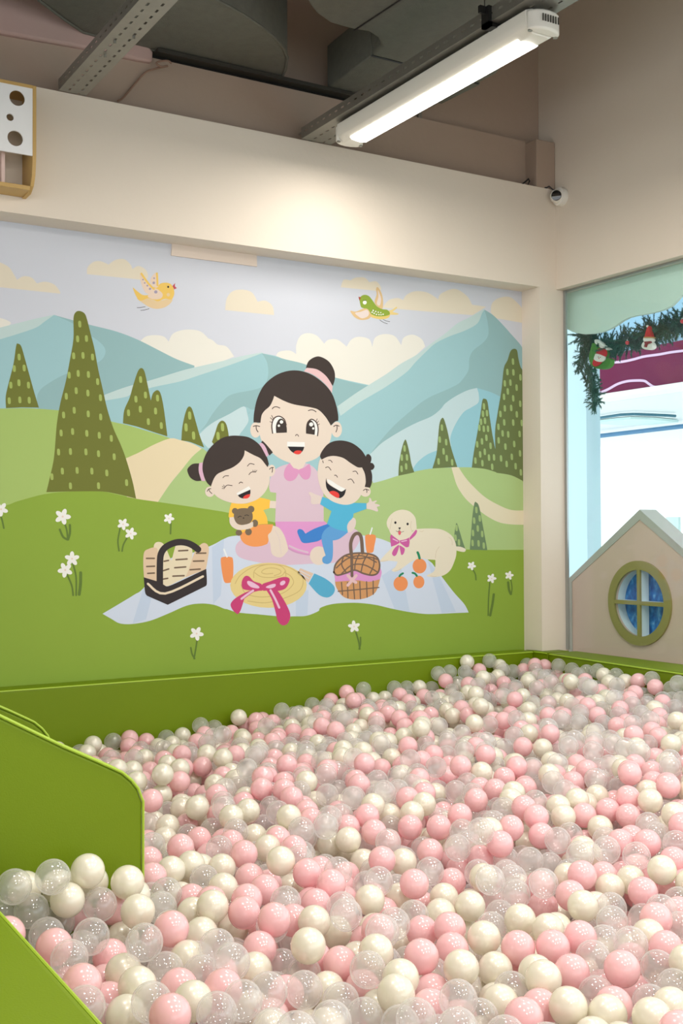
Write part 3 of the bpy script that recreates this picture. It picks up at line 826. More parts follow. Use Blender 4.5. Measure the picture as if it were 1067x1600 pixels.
HS = [(-.2, 0, .585), (-.52, 0, .585), (-1.2, 0, .505), (-1.8, 0, .45), (-2.43, 0, .40), (-3.0, 0, .37), (-.25, -.55, .58), (-.25, -.97, .565), (-.3, -2, .50), (-.4, -3, .43),
      (-1.13, -1.66, .53), (-1.65, -1.06, .475), (-2.33, -1.95, .445), (-2.7, -2.5, .42), (-2.04, -2.6, .395), (-3.1, -2.06, .478), (-3.35, -2.1, .478), (-3.2, -2.45, .455), (-2.7, -2.7, .37), (-1, -2.8, .43),
      (-1.5, -3.5, .38), (-3, -3.4, .38), (-2.6, -1.2, .45), (-1.2, -.8, .50), (-2.0, -.7, .44)]
HS = np.array(HS)
def surf(x, y):
    x = np.atleast_1d(np.asarray(x, float)); y = np.atleast_1d(np.asarray(y, float))
    d2 = (x[:, None]-HS[:, 0])**2+(y[:, None]-HS[:, 1])**2+.03
    w_ = d2**-1.6
    return (w_*HS[:, 2]).sum(1)/w_.sum(1)
def make_balls():
    rng = np.random.default_rng(5)
    hero = []; hk = []
    T = None
    for tok in TRACED.split():
        if tok[0] == '@': T = [float(v) for v in tok[1:].split(',')]; continue
        kd = 'pwc'.index(tok[-1]); x, y, dm = (float(v) for v in tok[:-1].split(','))
        px, py, dp = T[0]+x/T[2], T[1]+y/T[2], dm/T[2]
        d = ray(px, py)
        D1 = 2*R_B*FPX/dp*1.01
        lo, hi = 1.2, 7.0               # where the ray meets the heap
        for _ in range(40):
            mid = (lo+hi)/2; q = CAM+d*mid
            if q[2] > surf(q[0], q[1])[0]+.004: lo = mid
            else: hi = mid
        D2 = lo
        D = math.exp(.3*math.log(D1)+.7*math.log(D2))
        D = min(max(D, D2*.9), D2*1.1)
        # nothing goes through the padding
        q = CAM+d*D
        if q[1] > -.008: D *= (-.008-CAM[1])/(q[1]-CAM[1]); q = CAM+d*D
        if px < 226 and q[1] > -2.046 and py > 1330: D *= (-2.046-CAM[1])/(q[1]-CAM[1]); q = CAM+d*D
        lim = rl(q[1])-.038
        if q[0] > lim: D = (lim-CAM[0])/d[0]; q = CAM+d*D
        hero.append(q); hk.append(kd)
    hero = np.array(hero); hk = np.array(hk)
    fill = []
    s = .0725
    for k in range(4):
        off = (0 if k % 2 == 0 else s/2, 0 if k % 2 == 0 else s*.3)
        for j in range(int(3.75/(s*.866))):
            for i in range(int(3.3/s)):
                x = -3.41+off[0]+i*s+(j % 2)*s/2+rng.normal(0, .021); y = -.01-off[1]-j*s*.866+rng.normal(0, .021)
                fill.append((x, y, k))
    fill = np.array(fill)
    z = surf(fill[:, 0], fill[:, 1])-.006-fill[:, 2]*.056+rng.normal(0, .016, len(fill))
    z += .012*np.sin(fill[:, 0]*9+1.3*np.sin(fill[:, 1]*7))*np.cos(fill[:, 1]*8)
    keep = (fill[:, 0] < np.vectorize(rl)(fill[:, 1])-.036) & (z > .2)
    keep &= ~((fill[:, 0] < -2.96) & (fill[:, 1] > -2.045) & (fill[:, 1] < -1.22))
    keep &= ~((fill[:, 0] < -3.0) & (fill[:, 1] >= -1.3))
    keep &= ~((fill[:, 2] == 0) & (rng.random(len(fill)) < .13))
    P = np.column_stack([fill[:, 0], fill[:, 1], z])[keep]; lay = fill[keep][:, 2]
    # a fill ball gives way where a traced one lies
    dd = np.sqrt(((P[:, None, :]-hero[None])**2).sum(2)).min(1)
    ok = dd > .052; P = P[ok]; lay = lay[ok]
    X = np.vstack([hero, P]); nh = len(hero); X0 = X.copy()
    wgt = np.ones(len(X)); wgt[:nh] = .12
    for it in range(70):
        if it % 4 == 0:
            cell = np.floor((X+10)/.078).astype(np.int64); key = (cell[:, 0]*4096+cell[:, 1])*4096+cell[:, 2]
            order = np.argsort(key, kind='stable'); ks = key[order]; I, J = [], []
            for dx in (-1, 0, 1):
                for dy in (-1, 0, 1):
                    for dz in (-1, 0, 1):
                        nk = key+(dx*4096+dy)*4096+dz
                        a = np.searchsorted(ks, nk, 'left'); c = np.searchsorted(ks, nk, 'right')
                        for m_ in range(int((c-a).max())):
                            sel = np.nonzero(a+m_ < c)[0]; j = order[a[sel]+m_]
                            g = sel < j; I.append(sel[g]); J.append(j[g])
            I = np.concatenate(I); J = np.concatenate(J)
        D = X[J]-X[I]; L = np.sqrt((D*D).sum(1))+1e-9; ov = np.maximum(0, 2*R_B+.0004-L)
        wi, wj = wgt[I], wgt[J]; n_ = D/L[:, None]
        mv = np.zeros_like(X)
        np.add.at(mv, I, -n_*(ov*wi/(wi+wj))[:, None]); np.add.at(mv, J, n_*(ov*wj/(wi+wj))[:, None])
        X += mv*.55
        Q = X[:nh]-CAM; dr = hero-CAM; dr = dr/np.sqrt((dr*dr).sum(1))[:, None]     # traced balls stay near their line of sight
        off_ = Q-dr*(Q*dr).sum(1)[:, None]; X[:nh] -= off_*(.35 if it < 60 else 0)
        X[nh:, 2] -= .0004 if it < 45 else 0
        X[:, 1] = np.minimum(X[:, 1], -.0075)
        X[:, 0] = np.minimum(X[:, 0], XF0+(X[:, 1]+.078)*(.062/.924)-.0375)
        X[:, 0] = np.maximum(X[:, 0], np.where(X[:, 1] < -2.0, -3.413, -2.965))
        nearp = (X[:, 0] < -2.966) & (X[:, 1] > -2.3); X[nearp, 1] = np.minimum(X[nearp, 1], -2.0415)
        X[:, 2] = np.maximum(X[:, 2], .2)
    # fill balls that ended up on top of the heap and in front of a traced ball are taken away
    pr = lambda Q: (533.5+FPX*((Q-CAM)@RIGHT)/((Q-CAM)@FWD), 800-FPX*((Q-CAM)@UP)/((Q-CAM)@FWD), (Q-CAM)@FWD)
    hx, hy, hz = pr(X[:nh]); fx, fy, fz = pr(X[nh:])
    bad = np.zeros(len(fx), bool)
    for i in range(nh):
        rr = R_B*FPX/hz[i]
        bad |= (np.hypot(fx-hx[i], fy-hy[i]) < rr*.95) & (fz < hz[i]-.01)
    top = X[nh:, 2]-surf(X[nh:, 0], X[nh:, 1])
    bad |= top > .045
    F = X[nh:][~bad]
    kinds = rng.choice(3, len(F), p=(.29, .28, .43))
    return X[:nh], hk, F, kinds
HX, HK, FX, FK = make_balls()
print('balls', len(HX), len(FX))
def ball_proto(name, m_):
    bm = bmesh.new(); bmesh.ops.create_icosphere(bm, subdivisions=4, radius=R_B)
    me = bpy.data.meshes.new(name); bm.to_mesh(me); bm.free()
    me.polygons.foreach_set('use_smooth', [True]*len(me.polygons)); me.materials.append(m_)
    return me
NAMES = ('pink_ball', 'pearl_ball', 'clear_ball')
LAB = ('glossy opaque pink plastic ball lying among the nearer balls of the pit',
       'pearly cream plastic ball lying among the nearer balls of the pit',
       'translucent milky clear plastic ball lying among the nearer balls of the pit')
GRP = ('nearer pink balls in the pit', 'nearer pearl balls in the pit', 'nearer clear balls in the pit')
# balls one can point at in the photograph
SPECIAL = {(202.0, 1160.0): 'lower of two pink balls touching below the far green wall, left', (228.7, 1158.7): 'pink ball right of a touching pink pair below the far wall, left',
   (373.2, 1121.3): 'single pearl ball raised against the far green padding, left of centre', (313.4, 1133.9): 'clear ball perched on top against the far green padding',
   (135.0, 1369.3): 'pearl ball resting on top right below the green cheek panel', (84.6, 1374.0): 'clear ball leaning on the green cheek panel beside a pearl ball',
   (23.6, 1387.8): 'leftmost clear ball in front of the green cheek panel', (267.7, 1451.6): 'large pink ball beside a milky one below the panel end',
   (226.4, 1473.6): 'big milky ball lying against a large pink ball near the panel end', (128.0, 1537.4): 'large pink ball touching the lower left green padding',
   (380.7, 1334.6): 'pink ball above two touching pink balls, right of the panel', (729.7, 1034.2): 'topmost pearl ball in the far corner by the column',
   (764.8, 1032.3): 'topmost clear ball in the far corner by the column', (528.1, 1361.3): 'milky clear ball standing proud in the middle of the heap',
   (970.0, 1515.6): 'large pink ball low at the right with a clear ball beside it', (848.1, 1530.0): 'large pearl ball low at the right, between pink ones'}
allp = [(p, k, True) for p, k in zip(HX, HK)]+[(p, k, False) for p, k in zip(FX, FK)]
hid = np.array([False]*len(HX)+list((FX[:, 2] < surf(FX[:, 0], FX[:, 1])-.045)))
meshes = [ball_proto(n, m_) for n, m_ in zip(NAMES, BM)]
rest = []
cand = [[], [], []]
for i, (p, k, h_) in enumerate(allp):
    px, py, z = proj(p)
    inside = -10 < px < 1077 and -10 < py < 1612
    cand[k].append((z if (inside and not hid[i]) else 100+z, i, px, py))
single = set(); spec_used = {}
for k in range(3):
    for (z, i, px, py) in sorted(cand[k])[:300]: single.add(i)
for (sx, sy), lab_ in SPECIAL.items():
    best = min(range(len(HX)), key=lambda i: math.hypot(proj(HX[i])[0]-sx, proj(HX[i])[1]-sy))
    spec_used[best] = lab_
for i, (p, k, h_) in enumerate(allp):
    if i in single or i in spec_used:
        o = bpy.data.objects.new(NAMES[k], meshes[k]); COL.objects.link(o); o.location = p
        if i in spec_used: tag(o, spec_used[i], 'ball')
        else: tag(o, LAB[k], 'ball', GRP[k])
    else: rest.append(i)
# the farther and deeper balls: ONE object, an instance of a sphere on every point
me = bpy.data.meshes.new('balls_of_the_pit'); me.from_pydata([tuple(allp[i][0]) for i in rest], [], [])
at = me.attributes.new('kind', 'INT', 'POINT'); at.data.foreach_set('value', [int(allp[i][1]) for i in rest])
far = bpy.data.objects.new('balls_of_the_pit', me); COL.objects.link(far)
tag(far, 'mass of pink, pearl and clear plastic balls filling the rest of the pit', 'balls', kind='stuff')
ng = bpy.data.node_groups.new('ball_heap', 'GeometryNodeTree')
ng.interface.new_socket('Geometry', in_out='INPUT', socket_type='NodeSocketGeometry'); ng.interface.new_socket('Geometry', in_out='OUTPUT', socket_type='NodeSocketGeometry')
gi = ng.nodes.new('NodeGroupInput'); go = ng.nodes.new('NodeGroupOutput'); jn = ng.nodes.new('GeometryNodeJoinGeometry')
na = ng.nodes.new('GeometryNodeInputNamedAttribute'); na.data_type = 'INT'; na.inputs['Name'].default_value = 'kind'
mp = ng.nodes.new('GeometryNodeMeshToPoints'); ng.links.new(gi.outputs[0], mp.inputs[0])
for k in range(3):
    cmp_ = ng.nodes.new('FunctionNodeCompare'); cmp_.data_type = 'INT'; cmp_.operation = 'EQUAL'
    ins = [s_ for s_ in cmp_.inputs if s_.type == 'INT']; ng.links.new(na.outputs[0], ins[0]); ins[1].default_value = k
    sp = ng.nodes.new('GeometryNodeMeshIcoSphere'); sp.inputs['Radius'].default_value = R_B; sp.inputs['Subdivisions'].default_value = 4
    sm = ng.nodes.new('GeometryNodeSetShadeSmooth'); ng.links.new(sp.outputs[0], sm.inputs[0])
    st = ng.nodes.new('GeometryNodeSetMaterial'); ng.links.new(sm.outputs[0], st.inputs[0]); st.inputs['Material'].default_value = BM[k]
    ip = ng.nodes.new('GeometryNodeInstanceOnPoints'); ng.links.new(mp.outputs[0], ip.inputs['Points']); ng.links.new(st.outputs[0], ip.inputs['Instance'])
    ng.links.new(cmp_.outputs[0], ip.inputs['Selection']); ng.links.new(ip.outputs[0], jn.inputs[0])
ng.links.new(jn.outputs[0], go.inputs[0])
far.modifiers.new('heap', 'NODES').node_group = ng
for q in BM: me.materials.append(q)

# ------------------------------------------------------------------ overhead steel channels
def channel(label, x0, x1, y0, y1, z, fl=.045, group='slotted steel channels under the ceiling'):
    """perforated C channel seen from below: slotted web, slotted left flange"""
    t = thing('slotted_steel_channel', label, 'channel', ((x0+x1)/2, (y0+y1)/2, z), group)
    th = .0025; w_ = x1-x0; sl, gap = .022, .052
    n = int((y1-y0)/gap)
    web = MB(); rows = [x0+w_*.32, x0+w_*.72]; hw = .0042
    cuts = [x0]+sum([[r_-hw, r_+hw] for r_ in rows], [])+[x1]
    for i in range(0, len(cuts), 2):                        # strips between the rows of slots
        web.box((cuts[i], y0, z), (cuts[i+1], y1, z+th), steel)
    for ri, r_ in enumerate(rows):
        for k in range(n+1):
            ya = y0+k*gap+sl-(ri*.4*gap); yb = min(y0+(k+1)*gap-(ri*.4*gap), y1)
            web.box((r_-hw, max(ya, y0), z), (r_+hw, yb, z+th), steel)
    web.build('web', parent=t)
    f = MB(); zc = z+fl*.55
    f.box((x0, y0, z+th), (x0+th, y1, zc-.004), steel); f.box((x0, y0, zc+.004), (x0+th, y1, z+fl), steel)
    for k in range(n+1):
        f.box((x0, y0+k*gap+sl, zc-.004), (x0+th, min(y0+(k+1)*gap, y1), zc+.004), steel)
    f.build('side_flange', parent=t)
    f = MB(); f.box((x1-th, y0, z+th), (x1, y1, z+fl), steel); f.build('side_flange', parent=t)
    return t
tl_ = channel('broad slotted steel channel on the left crossing to the beige bulkhead', -2.581, -2.47, -4.0, -.003, 3.002)
b = MB()
for (yy, xx) in ((-.42, -2.535), (-.55, -2.545), (-.62, -2.50)):
    b.tube([(xx, yy, 3.003), (xx, yy, 2.99)], .005, steel, 6)
    b.tube([(xx, yy, 3.05), (xx-.01, yy-.02, 3.09), (xx-.02, yy-.01, 3.05)], .003, steel, 6)
b.build('bolt', parent=tl_); local(tl_)
tr_ = channel('slotted steel channel carrying the lit white batten lamp', -1.487, -1.335, -3.8, -.003, 3.002, fl=.05); local(tr_)

# ------------------------------------------------------------------ batten lamp
lampL = thing('led_batten_lamp', 'lit white LED batten lamp hanging under the slotted channel', 'lamp', (-1.395, -.88, 2.95))
def batten(x, y0, y1, z, w_):
    prof = [(-w_/2, .075), (-w_/2, .045), (-w_/2*.9, .022), (-w_/2*.62, .004), (-w_*.27, 0), (w_*.27, 0), (w_/2*.62, .004), (w_/2*.9, .022), (w_/2, .045), (w_/2, .075), (w_*.3, .085), (-w_*.3, .085)]
    b = MB(); b.prism([(x+a, y0, z+c) for a, c in prof], (0, y1-y0, 0), white_p); b.build('lamp_body', parent=lampL, bevel=.003)
    dm = mat('lamp_diffuser', (255, 252, 244), .4, emit=5.0)
    b = MB(); dp = [(-w_*.33, .004), (-w_*.26, -.004), (0, -.009), (w_*.26, -.004), (w_*.33, .004)]
    n = len(dp); vs = [(x+a, y, z-.0005+c) for y in (y0+.07, y1-.07) for a, c in dp]
    b.add(vs, [(i, i+1, n+i+1, n+i) for i in range(n-1)]+[tuple(range(n)), tuple(range(n, 2*n))[::-1]], dm); b.build('diffuser', parent=lampL)
    for (ya, sg) in ((y0, -1), (y1, 1)):
        e = MB(); outl = []
        for k in range(9):
            q = math.pi*k/8; outl.append((x+w_/2*math.cos(q), ya+sg*.045*math.sin(q), z+.004))
        e.prism(outl, (0, 0, .068), white_p); cap_ = e.build('end_cap', parent=lampL, bevel=.008, seg=3)
        g = MB()
        for k in range(7):
            g.box((x-.036+k*.011, ya+sg*.047 if sg > 0 else ya-.0475, z+.028), (x-.031+k*.011, ya+sg*.0475 if sg > 0 else ya-.046, z+.052), steel_dark)
        g.build('vent_slot', parent=cap_)
        g = MB()
        for sx in (-.055, .055): g.lathe([(0, .001), (.008, .001), (.008, -.004), (0, -.004)], (x+sx, ya+sg*.006, z+.0035), (0, 0, -1), steel, 12)
        g.build('screw', parent=cap_)
batten(-1.395, -1.5, -.27, 2.913, .135)
for yy in (-1.33,):
    b = MB(); b.box((-1.50, yy-.02, 2.985), (-1.484, yy+.02, 3.055), black); b.box((-1.50, yy-.02, 2.985), (-1.44, yy+.02, 2.9995), black)
    b.box((-1.525, yy-.006, 3.03), (-1.484, yy+.006, 3.055), black); b.build('mounting_clip', parent=tr_)
for yy in (-1.335, -1.43):
    b = MB(); b.tube([(-1.505, yy, 3.04), (-1.505, yy, 3.2805)], .0018, black, 6); b.build('hanging_wire', parent=tr_)
local(lampL); local(tr_)

# ------------------------------------------------------------------ ducts
ZA, ZB = 3.281, 3.281
def on(z, pts): return [tuple(hit(x, y, 2, z)) for x, y in pts]
def capy(P, ymax=.07): return [(p[0], min(p[1], ymax), p[2]) for p in P]
dA = thing('air_duct', 'dark grey foam-clad air duct with a rounded end, upper left', 'duct', tuple(hit(300, 40, 2, ZA)))
P = on(ZA, [(60, 0), (100, 30), (130, 50), (180, 68), (240, 82), (300, 98), (370, 115), (420, 127), (438, 125), (446, 110), (449, 90), (444, 76), (430, 60), (410, 43), (385, 26), (358, 10), (330, -4)])
x0 = P[0][0]
P = capy(P); P = [(-6.0, P[0][1]-.05, ZA)]+P+[(P[-1][0]-.25, P[-1][1]-.18, ZA), (-3.2, -1.25, ZA), (-6.0, -1.3, ZA)]
b = MB(); b.prism(P, (0, 0, .30), felt); b.build('duct_cladding', parent=dA, bevel=.012, seg=3)
b = MB()
for q in (0, ):
    b.tube([tuple(Vector(p)+Vector((0, 0, .0))) for p in P[1:-2]], .006, felt, 6)
b.build('edge_seam', parent=dA, smooth=True); local(dA)
dB = thing('air_duct', 'grey-green foam-clad air duct above the lit batten lamp', 'duct', tuple(hit(650, 40, 2, ZB)))
P = on(ZB, [(476, -8), (484, 8), (495, 22), (515, 36), (535, 42), (554, 47), (575, 50), (590, 60), (596, 72), (580, 87), (620, 97), (660, 107), (700, 122), (747, 131), (775, 116), (797, 90), (812, 60), (818, 20)])
P = P+[(P[-1][0]+.02, -2.6, ZB), (P[0][0], -2.6, ZB)]
b = MB(); b.prism(P, (0, 0, .32), felt); b.build('duct_cladding', parent=dB, bevel=.012, seg=3)
b = MB(); a0, a1 = on(ZB-.001, [(554, 47), (625, 0)]); b.tube([a0, tuple(Vector(a1)+(Vector(a1)-Vector(a0))*2)], .0045, black, 6); b.build('tape_joint', parent=dB)
Q = capy(on(ZB-.002, [(580, 87), (511, 139), (600, 152), (690, 163), (750, 133), (660, 107)]), .127)
b = MB(); b.prism(Q, (0, 0, .2), felt); b.build('branch_duct', parent=dB, bevel=.006)
b = MB(); b.tube(on(ZB-.002, [(580, 87), (660, 107), (747, 131)]), .004, black, 6); b.build('tape_joint', parent=dB); local(dB)
# long dark support rail on top of the beam
b = MB(); x0 = hit(240, 95, 1, .07)[0]
b.box((x0, .095, 3.2555), (-.86, .115, 3.2695), black); b.box((x0, .02, 3.2705), (-.86, .12, 3.2745), steel_dark); b.box((x0, .02, 3.2585), (-.86, .023, 3.2705), steel_dark)
tag(b.build('support_rail'), 'long dark steel rail resting on the beam below the ducts', 'rail')
b = MB(); b.box((-.79, .086, 3.2555), (-.77, .1, 3.34), steel); b.box((-.80, .05, 3.33), (-.70, .1, 3.34), steel)
tag(b.build('angle_bracket'), 'small galvanised angle bracket standing on the beam beside the lamp', 'bracket')
def soft(P, n=4):
    P = [np.asarray(p, float) for p in P]; out = []
    for i in range(len(P)-1):
        a_, b_, c_, d_ = P[max(i-1, 0)], P[i], P[i+1], P[min(i+2, len(P)-1)]
        out += [0.5*(2*b_+(c_-a_)*t+(2*a_-5*b_+4*c_-d_)*t*t+(-a_+3*b_-3*c_+d_)*t**3) for t in (k/n for k in range(n))]
    return [tuple(p) for p in out+[P[-1]]]
b = MB(); wz = [hit(x, y, 1, yy) for x, y, yy in ((268, 99, .03), (262, 95, .03), (250, 96, .03), (244, 99, .03), (252, 104, .03), (262, 103, .03), (240, 108, .06), (225, 115, .07), (205, 138, .078), (192, 153, .07), (184, 158, .05))]
b.tube(soft(wz), .0042, mat('brown_cable', (140, 110, 92), .6), 8); tag(b.build('cable', smooth=True), 'thin brown cable curling down from the rail onto the bulkhead', 'cable')

# ------------------------------------------------------------------ dome camera and its cable
dc = thing('dome_camera', 'white dome security camera on the right wall beside the column', 'camera', (0, -.03, 2.955))
b = MB(); ax = (-1, 0, 0); c0 = (0, -.05, 2.952)
b.lathe([(0, 0), (.046, 0), (.048, .012), (.044, .028), (.034, .032), (0, .032)], c0, ax, white_p, 32); b.build('mount_base', parent=dc, smooth=True)
look = Vector((-.75, -.62, -.12)).normalized(); cc = Vector(c0)+Vector((-.034, 0, 0))
b = MB(); b.lathe([(.0, -.034)]+[(.036*math.cos(q), .036*math.sin(q)) for q in [math.radians(v) for v in range(-75, 51, 12)]], cc, look, white_p, 32); eb = b.build('eyeball', parent=dc, smooth=True)
b = MB(); b.lathe([(.0262, .0245), (.025, .030), (.02, .031), (0, .0315)], cc, look, mat('camera_glass', (14, 10, 12), .08, coat=1), 28); ln = b.build('lens_window', parent=eb, smooth=True)
b = MB(); b.tube([(-.06, .003, 3.003), (-.05, -.008, 3.012), (-.03, -.012, 2.997), (-.012, -.03, 2.985), (-.004, -.046, 2.965)], .0035, black, 8); b.build('cable', parent=dc, smooth=True); local(dc)
b = MB(); b.tube([(-.20, .05, 3.004), (-.19, .02, 3.015), (-.17, .01, 3.035), (-.155, .02, 3.03), (-.16, .03, 3.006), (-.06, .0, 3.004)], .004, black, 8)
tag(b.build('cable_loop', smooth=True), 'black cable loop lying on the bulkhead next to the column stub', 'cable')

# ------------------------------------------------------------------ wooden cubby on the bulkhead
cub = thing('wall_cabinet', 'plywood wall cabinet with a white front pierced by round holes', 'cabinet', (-2.9, -.05, 2.55))
YF = -.147; XR = -2.709; XL = -3.3; ZT = 2.944; ZBm = 2.551
def side_panel(x, nm):
    out = [(YF, ZT), (0, ZT), (0, ZBm), (YF+.03, ZBm+.0), (YF+.012, ZBm+.05), (YF+.002, ZBm+.11), (YF, ZBm+.15)]
    out = [(-.147, 2.944), (-.002, 2.944), (-.002, 2.551), (-.075, 2.551), (-.115, 2.572), (-.135, 2.605), (-.145, 2.66), (-.147, 2.70)]
    b = MB(); b.prism([(x, y, z) for y, z in out], (-.014, 0, 0), wood); return b.build(nm, parent=cub, bevel=.0015)
side_panel(XR, 'side_panel'); side_panel(XL, 'side_panel')
b = MB(); b.box((XL, -.147, 2.932), (XR-.014, -.002, 2.944), wood); b.build('top_panel', parent=cub)
b = MB(); b.box((XL, -.112, 2.556), (XR-.014, -.002, 2.572), wood); b.build('bottom_panel', parent=cub, bevel=.0015)
# front board with real holes: grid of cells around three circles
def holed(x0, x1, z0, z1, holes, y, th, m_):
    me = bpy.data.meshes.new('front_board'); bm = bmesh.new()
    bmv = [bm.verts.new((x, y, z)) for x, z in ((x0, z0), (x1, z0), (x1, z1), (x0, z1))]
    ed = [bm.edges.new((bmv[i], bmv[(i+1) % 4])) for i in range(4)]
    for (cx, cz, r_) in holes:
        vs = [bm.verts.new((cx+r_*math.cos(q), y, cz+r_*math.sin(q))) for q in (2*math.pi*k/32 for k in range(32))]
        ed += [bm.edges.new((vs[k], vs[(k+1) % 32])) for k in range(32)]
    bmesh.ops.triangle_fill(bm, use_beauty=True, edges=ed)
    ext = bmesh.ops.extrude_face_region(bm, geom=bm.faces[:])
    bmesh.ops.translate(bm, vec=(0, th, 0), verts=[v for v in ext['geom'] if isinstance(v, bmesh.types.BMVert)])
    bmesh.ops.recalc_face_normals(bm, faces=bm.faces); bm.to_mesh(me); bm.free(); me.materials.append(m_)
    o = bpy.data.objects.new('front_board', me); COL.objects.link(o); o.parent = cub; return o
holed(XL, XR-.0142, 2.677, 2.9318, [(-2.781, 2.885, .029), (-2.807, 2.808, .0135), (-2.788, 2.732, .029), (-2.93, 2.885, .029), (-2.93, 2.808, .0135), (-2.93, 2.732, .029), (-3.08, 2.885, .029), (-3.08, 2.732, .029)], -.1455, .006, mat('white_board', (240, 240, 240), .4))
b = MB(); b.box((-2.825, -.09, 2.573), (-2.812, -.003, 2.70), mat('pink_part', (224, 196, 186), .6)); b.build('inner_divider', parent=cub)
local(cub)

# ------------------------------------------------------------------ glass wall and what stands behind it
def glass_mat():
    M = bpy.data.materials.new('window_glass'); M.use_nodes = True; nt = M.node_tree
    for n in list(nt.nodes):
        if n.type == 'BSDF_PRINCIPLED': nt.nodes.remove(n)
    tr = nt.nodes.new('ShaderNodeBsdfTransparent'); tr.inputs[0].default_value = (.935, .988, .993, 1)
    gl = nt.nodes.new('ShaderNodeBsdfGlossy'); gl.inputs['Roughness'].default_value = .01
    lw = nt.nodes.new('ShaderNodeLayerWeight'); lw.inputs['Blend'].default_value = .5
    pw = nt.nodes.new('ShaderNodeMath'); pw.operation = 'POWER'; pw.inputs[1].default_value = 5; nt.links.new(lw.outputs['Facing'], pw.inputs[0])
    fr = nt.nodes.new('ShaderNodeMapRange'); fr.inputs['To Min'].default_value = .03; fr.inputs['To Max'].default_value = .9; nt.links.new(pw.outputs[0], fr.inputs['Value'])
    mx = nt.nodes.new('ShaderNodeMixShader'); nt.links.new(fr.outputs[0], mx.inputs[0])
    nt.links.new(tr.outputs[0], mx.inputs[1]); nt.links.new(gl.outputs[0], mx.inputs[2]); nt.links.new(mx.outputs[0], nt.nodes['Material Output'].inputs['Surface'])
    return M
GLASS = glass_mat()
b = MB(); b.box((GX, -9, .62), (GX+.008, -.002, 2.4888), GLASS); tag(b.build('window_1'), kind='structure')
alu = mat('aluminium', (170, 176, 176), .3, metal=.8)
b = MB(); b.box((GX-.012, -.018, .655), (GX-.0005, -.0015, 2.489), alu); tag(b.build('trim_3'), kind='structure')
b = MB(); b.box((GX-.01, -9, 2.479), (GX-.0005, -.019, 2.4893), alu); tag(b.build('trim_4'), kind='structure')

XV = .11
def onx(x, pts): return [tuple(hit(px, py, 0, x)) for px, py in pts]
val_px = [(880, 440), (884, 513), (895, 519), (910, 522), (925, 521.5), (940, 518.5), (952, 514), (962, 508), (972, 501), (982, 496), (994, 493), (1008, 491), (1022, 488), (1036, 484), (1048, 478), (1056, 470), (1063, 462), (1072, 456), (1084, 458), (1100, 460), (1130, 452), (1150, 430), (1180, 405), (1180, 330)]
pts = onx(XV, val_px); top = max(2.75, 0)
P = [(XV, pts[0][1]+.1, 2.75)]+[(XV, pts[1][1]+.1, pts[1][2]-.0)]+pts[1:-1]+[(XV, pts[-1][1], 2.75)]
b = MB(); b.prism(P, (.02, 0, 0), mat('mint_board', (220, 240, 226), .55, noise=.02)); tag(b.build('scalloped_valance'), 'pale mint valance with a scalloped lower edge behind the glass', 'valance')

# playhouse front
XH = .12
hp = lambda x, y: tuple(hit(x, y, 0, XH))
ap = hp(1000, 796); le = hp(888, 905); bl = hp(886, 1030)
cy = ap[1]; yl = le[1]; yr = 2*cy-yl
ze, za = le[2], ap[2]
house = thing('playhouse', 'pink wooden playhouse front with pitched roof and round cross-barred window', 'playhouse', (XH, cy, 0))
rim = mat('playhouse_edge', (190, 184, 176), .5); pinkh = mat('playhouse_pink', (222, 188, 172), .55, noise=.03, scale=3); olive = mat('playhouse_olive', (158, 142, 84), .5)
outer = [(yl, 0), (yl, ze), (cy, za), (yr, ze), (yr, 0)]
wdt = .028; k_ = wdt*1.12
inner = [(yl-wdt, 0), (yl-wdt, ze-wdt*.45), (cy, za-wdt*1.75), (yr+wdt, ze-wdt*.45), (yr+wdt, 0)]
b = MB()
for i in range(4):
    q = [outer[i], outer[i+1], inner[i+1], inner[i]]
    b.prism([(XH-.004, y, z) for y, z in q], (.11, 0, 0), rim)
b.build('roof_edge', parent=house)
wc = hit(1002, 942.5, 0, XH); ry = .5*abs(hit(952, 945, 0, XH)[1]-hit(1051, 945, 0, XH)[1]); rz = .5*abs(hit(1003, 877, 0, XH)[2]-hit(1003, 1008, 0, XH)[2]); ro = (ry+rz)/2; ri = ro*.79
cyw, czw = (hit(952, 945, 0, XH)[1]+hit(1051, 945, 0, XH)[1])/2, wc[2]
me = bpy.data.meshes.new('wall_panel'); bm = bmesh.new()
vo = [bm.verts.new((XH, y, z)) for y, z in inner]; ed = [bm.edges.new((vo[i], vo[(i+1) % 5])) for i in range(5)]
vi = [bm.verts.new((XH, cyw+ri*math.cos(q), czw+ri*math.sin(q))) for q in (2*math.pi*k/48 for k in range(48))]
ed += [bm.edges.new((vi[k], vi[(k+1) % 48])) for k in range(48)]
bmesh.ops.triangle_fill(bm, use_beauty=True, edges=ed)
ext = bmesh.ops.extrude_face_region(bm, geom=bm.faces[:]); bmesh.ops.translate(bm, vec=(.012, 0, 0), verts=[v for v in ext['geom'] if isinstance(v, bmesh.types.BMVert)])
bmesh.ops.recalc_face_normals(bm, faces=bm.faces); bm.to_mesh(me); bm.free(); me.materials.append(pinkh)
o = bpy.data.objects.new('wall_panel', me); COL.objects.link(o); o.parent = house
b = MB(); N = 64
for k in range(N):
    a0, a1 = 2*math.pi*k/N, 2*math.pi*(k+1)/N
    q = [(cyw+r_*math.cos(a), czw+r_*math.sin(a)) for r_, a in ((ro, a0), (ro, a1), (ri, a1), (ri, a0))]
    b.prism([(XH-.012, y, z) for y, z in q], (.012, 0, 0), olive)
wf = b.build('window_ring', parent=house)
white_r = mat('white_reveal', (232, 238, 240), .5)
b = MB()
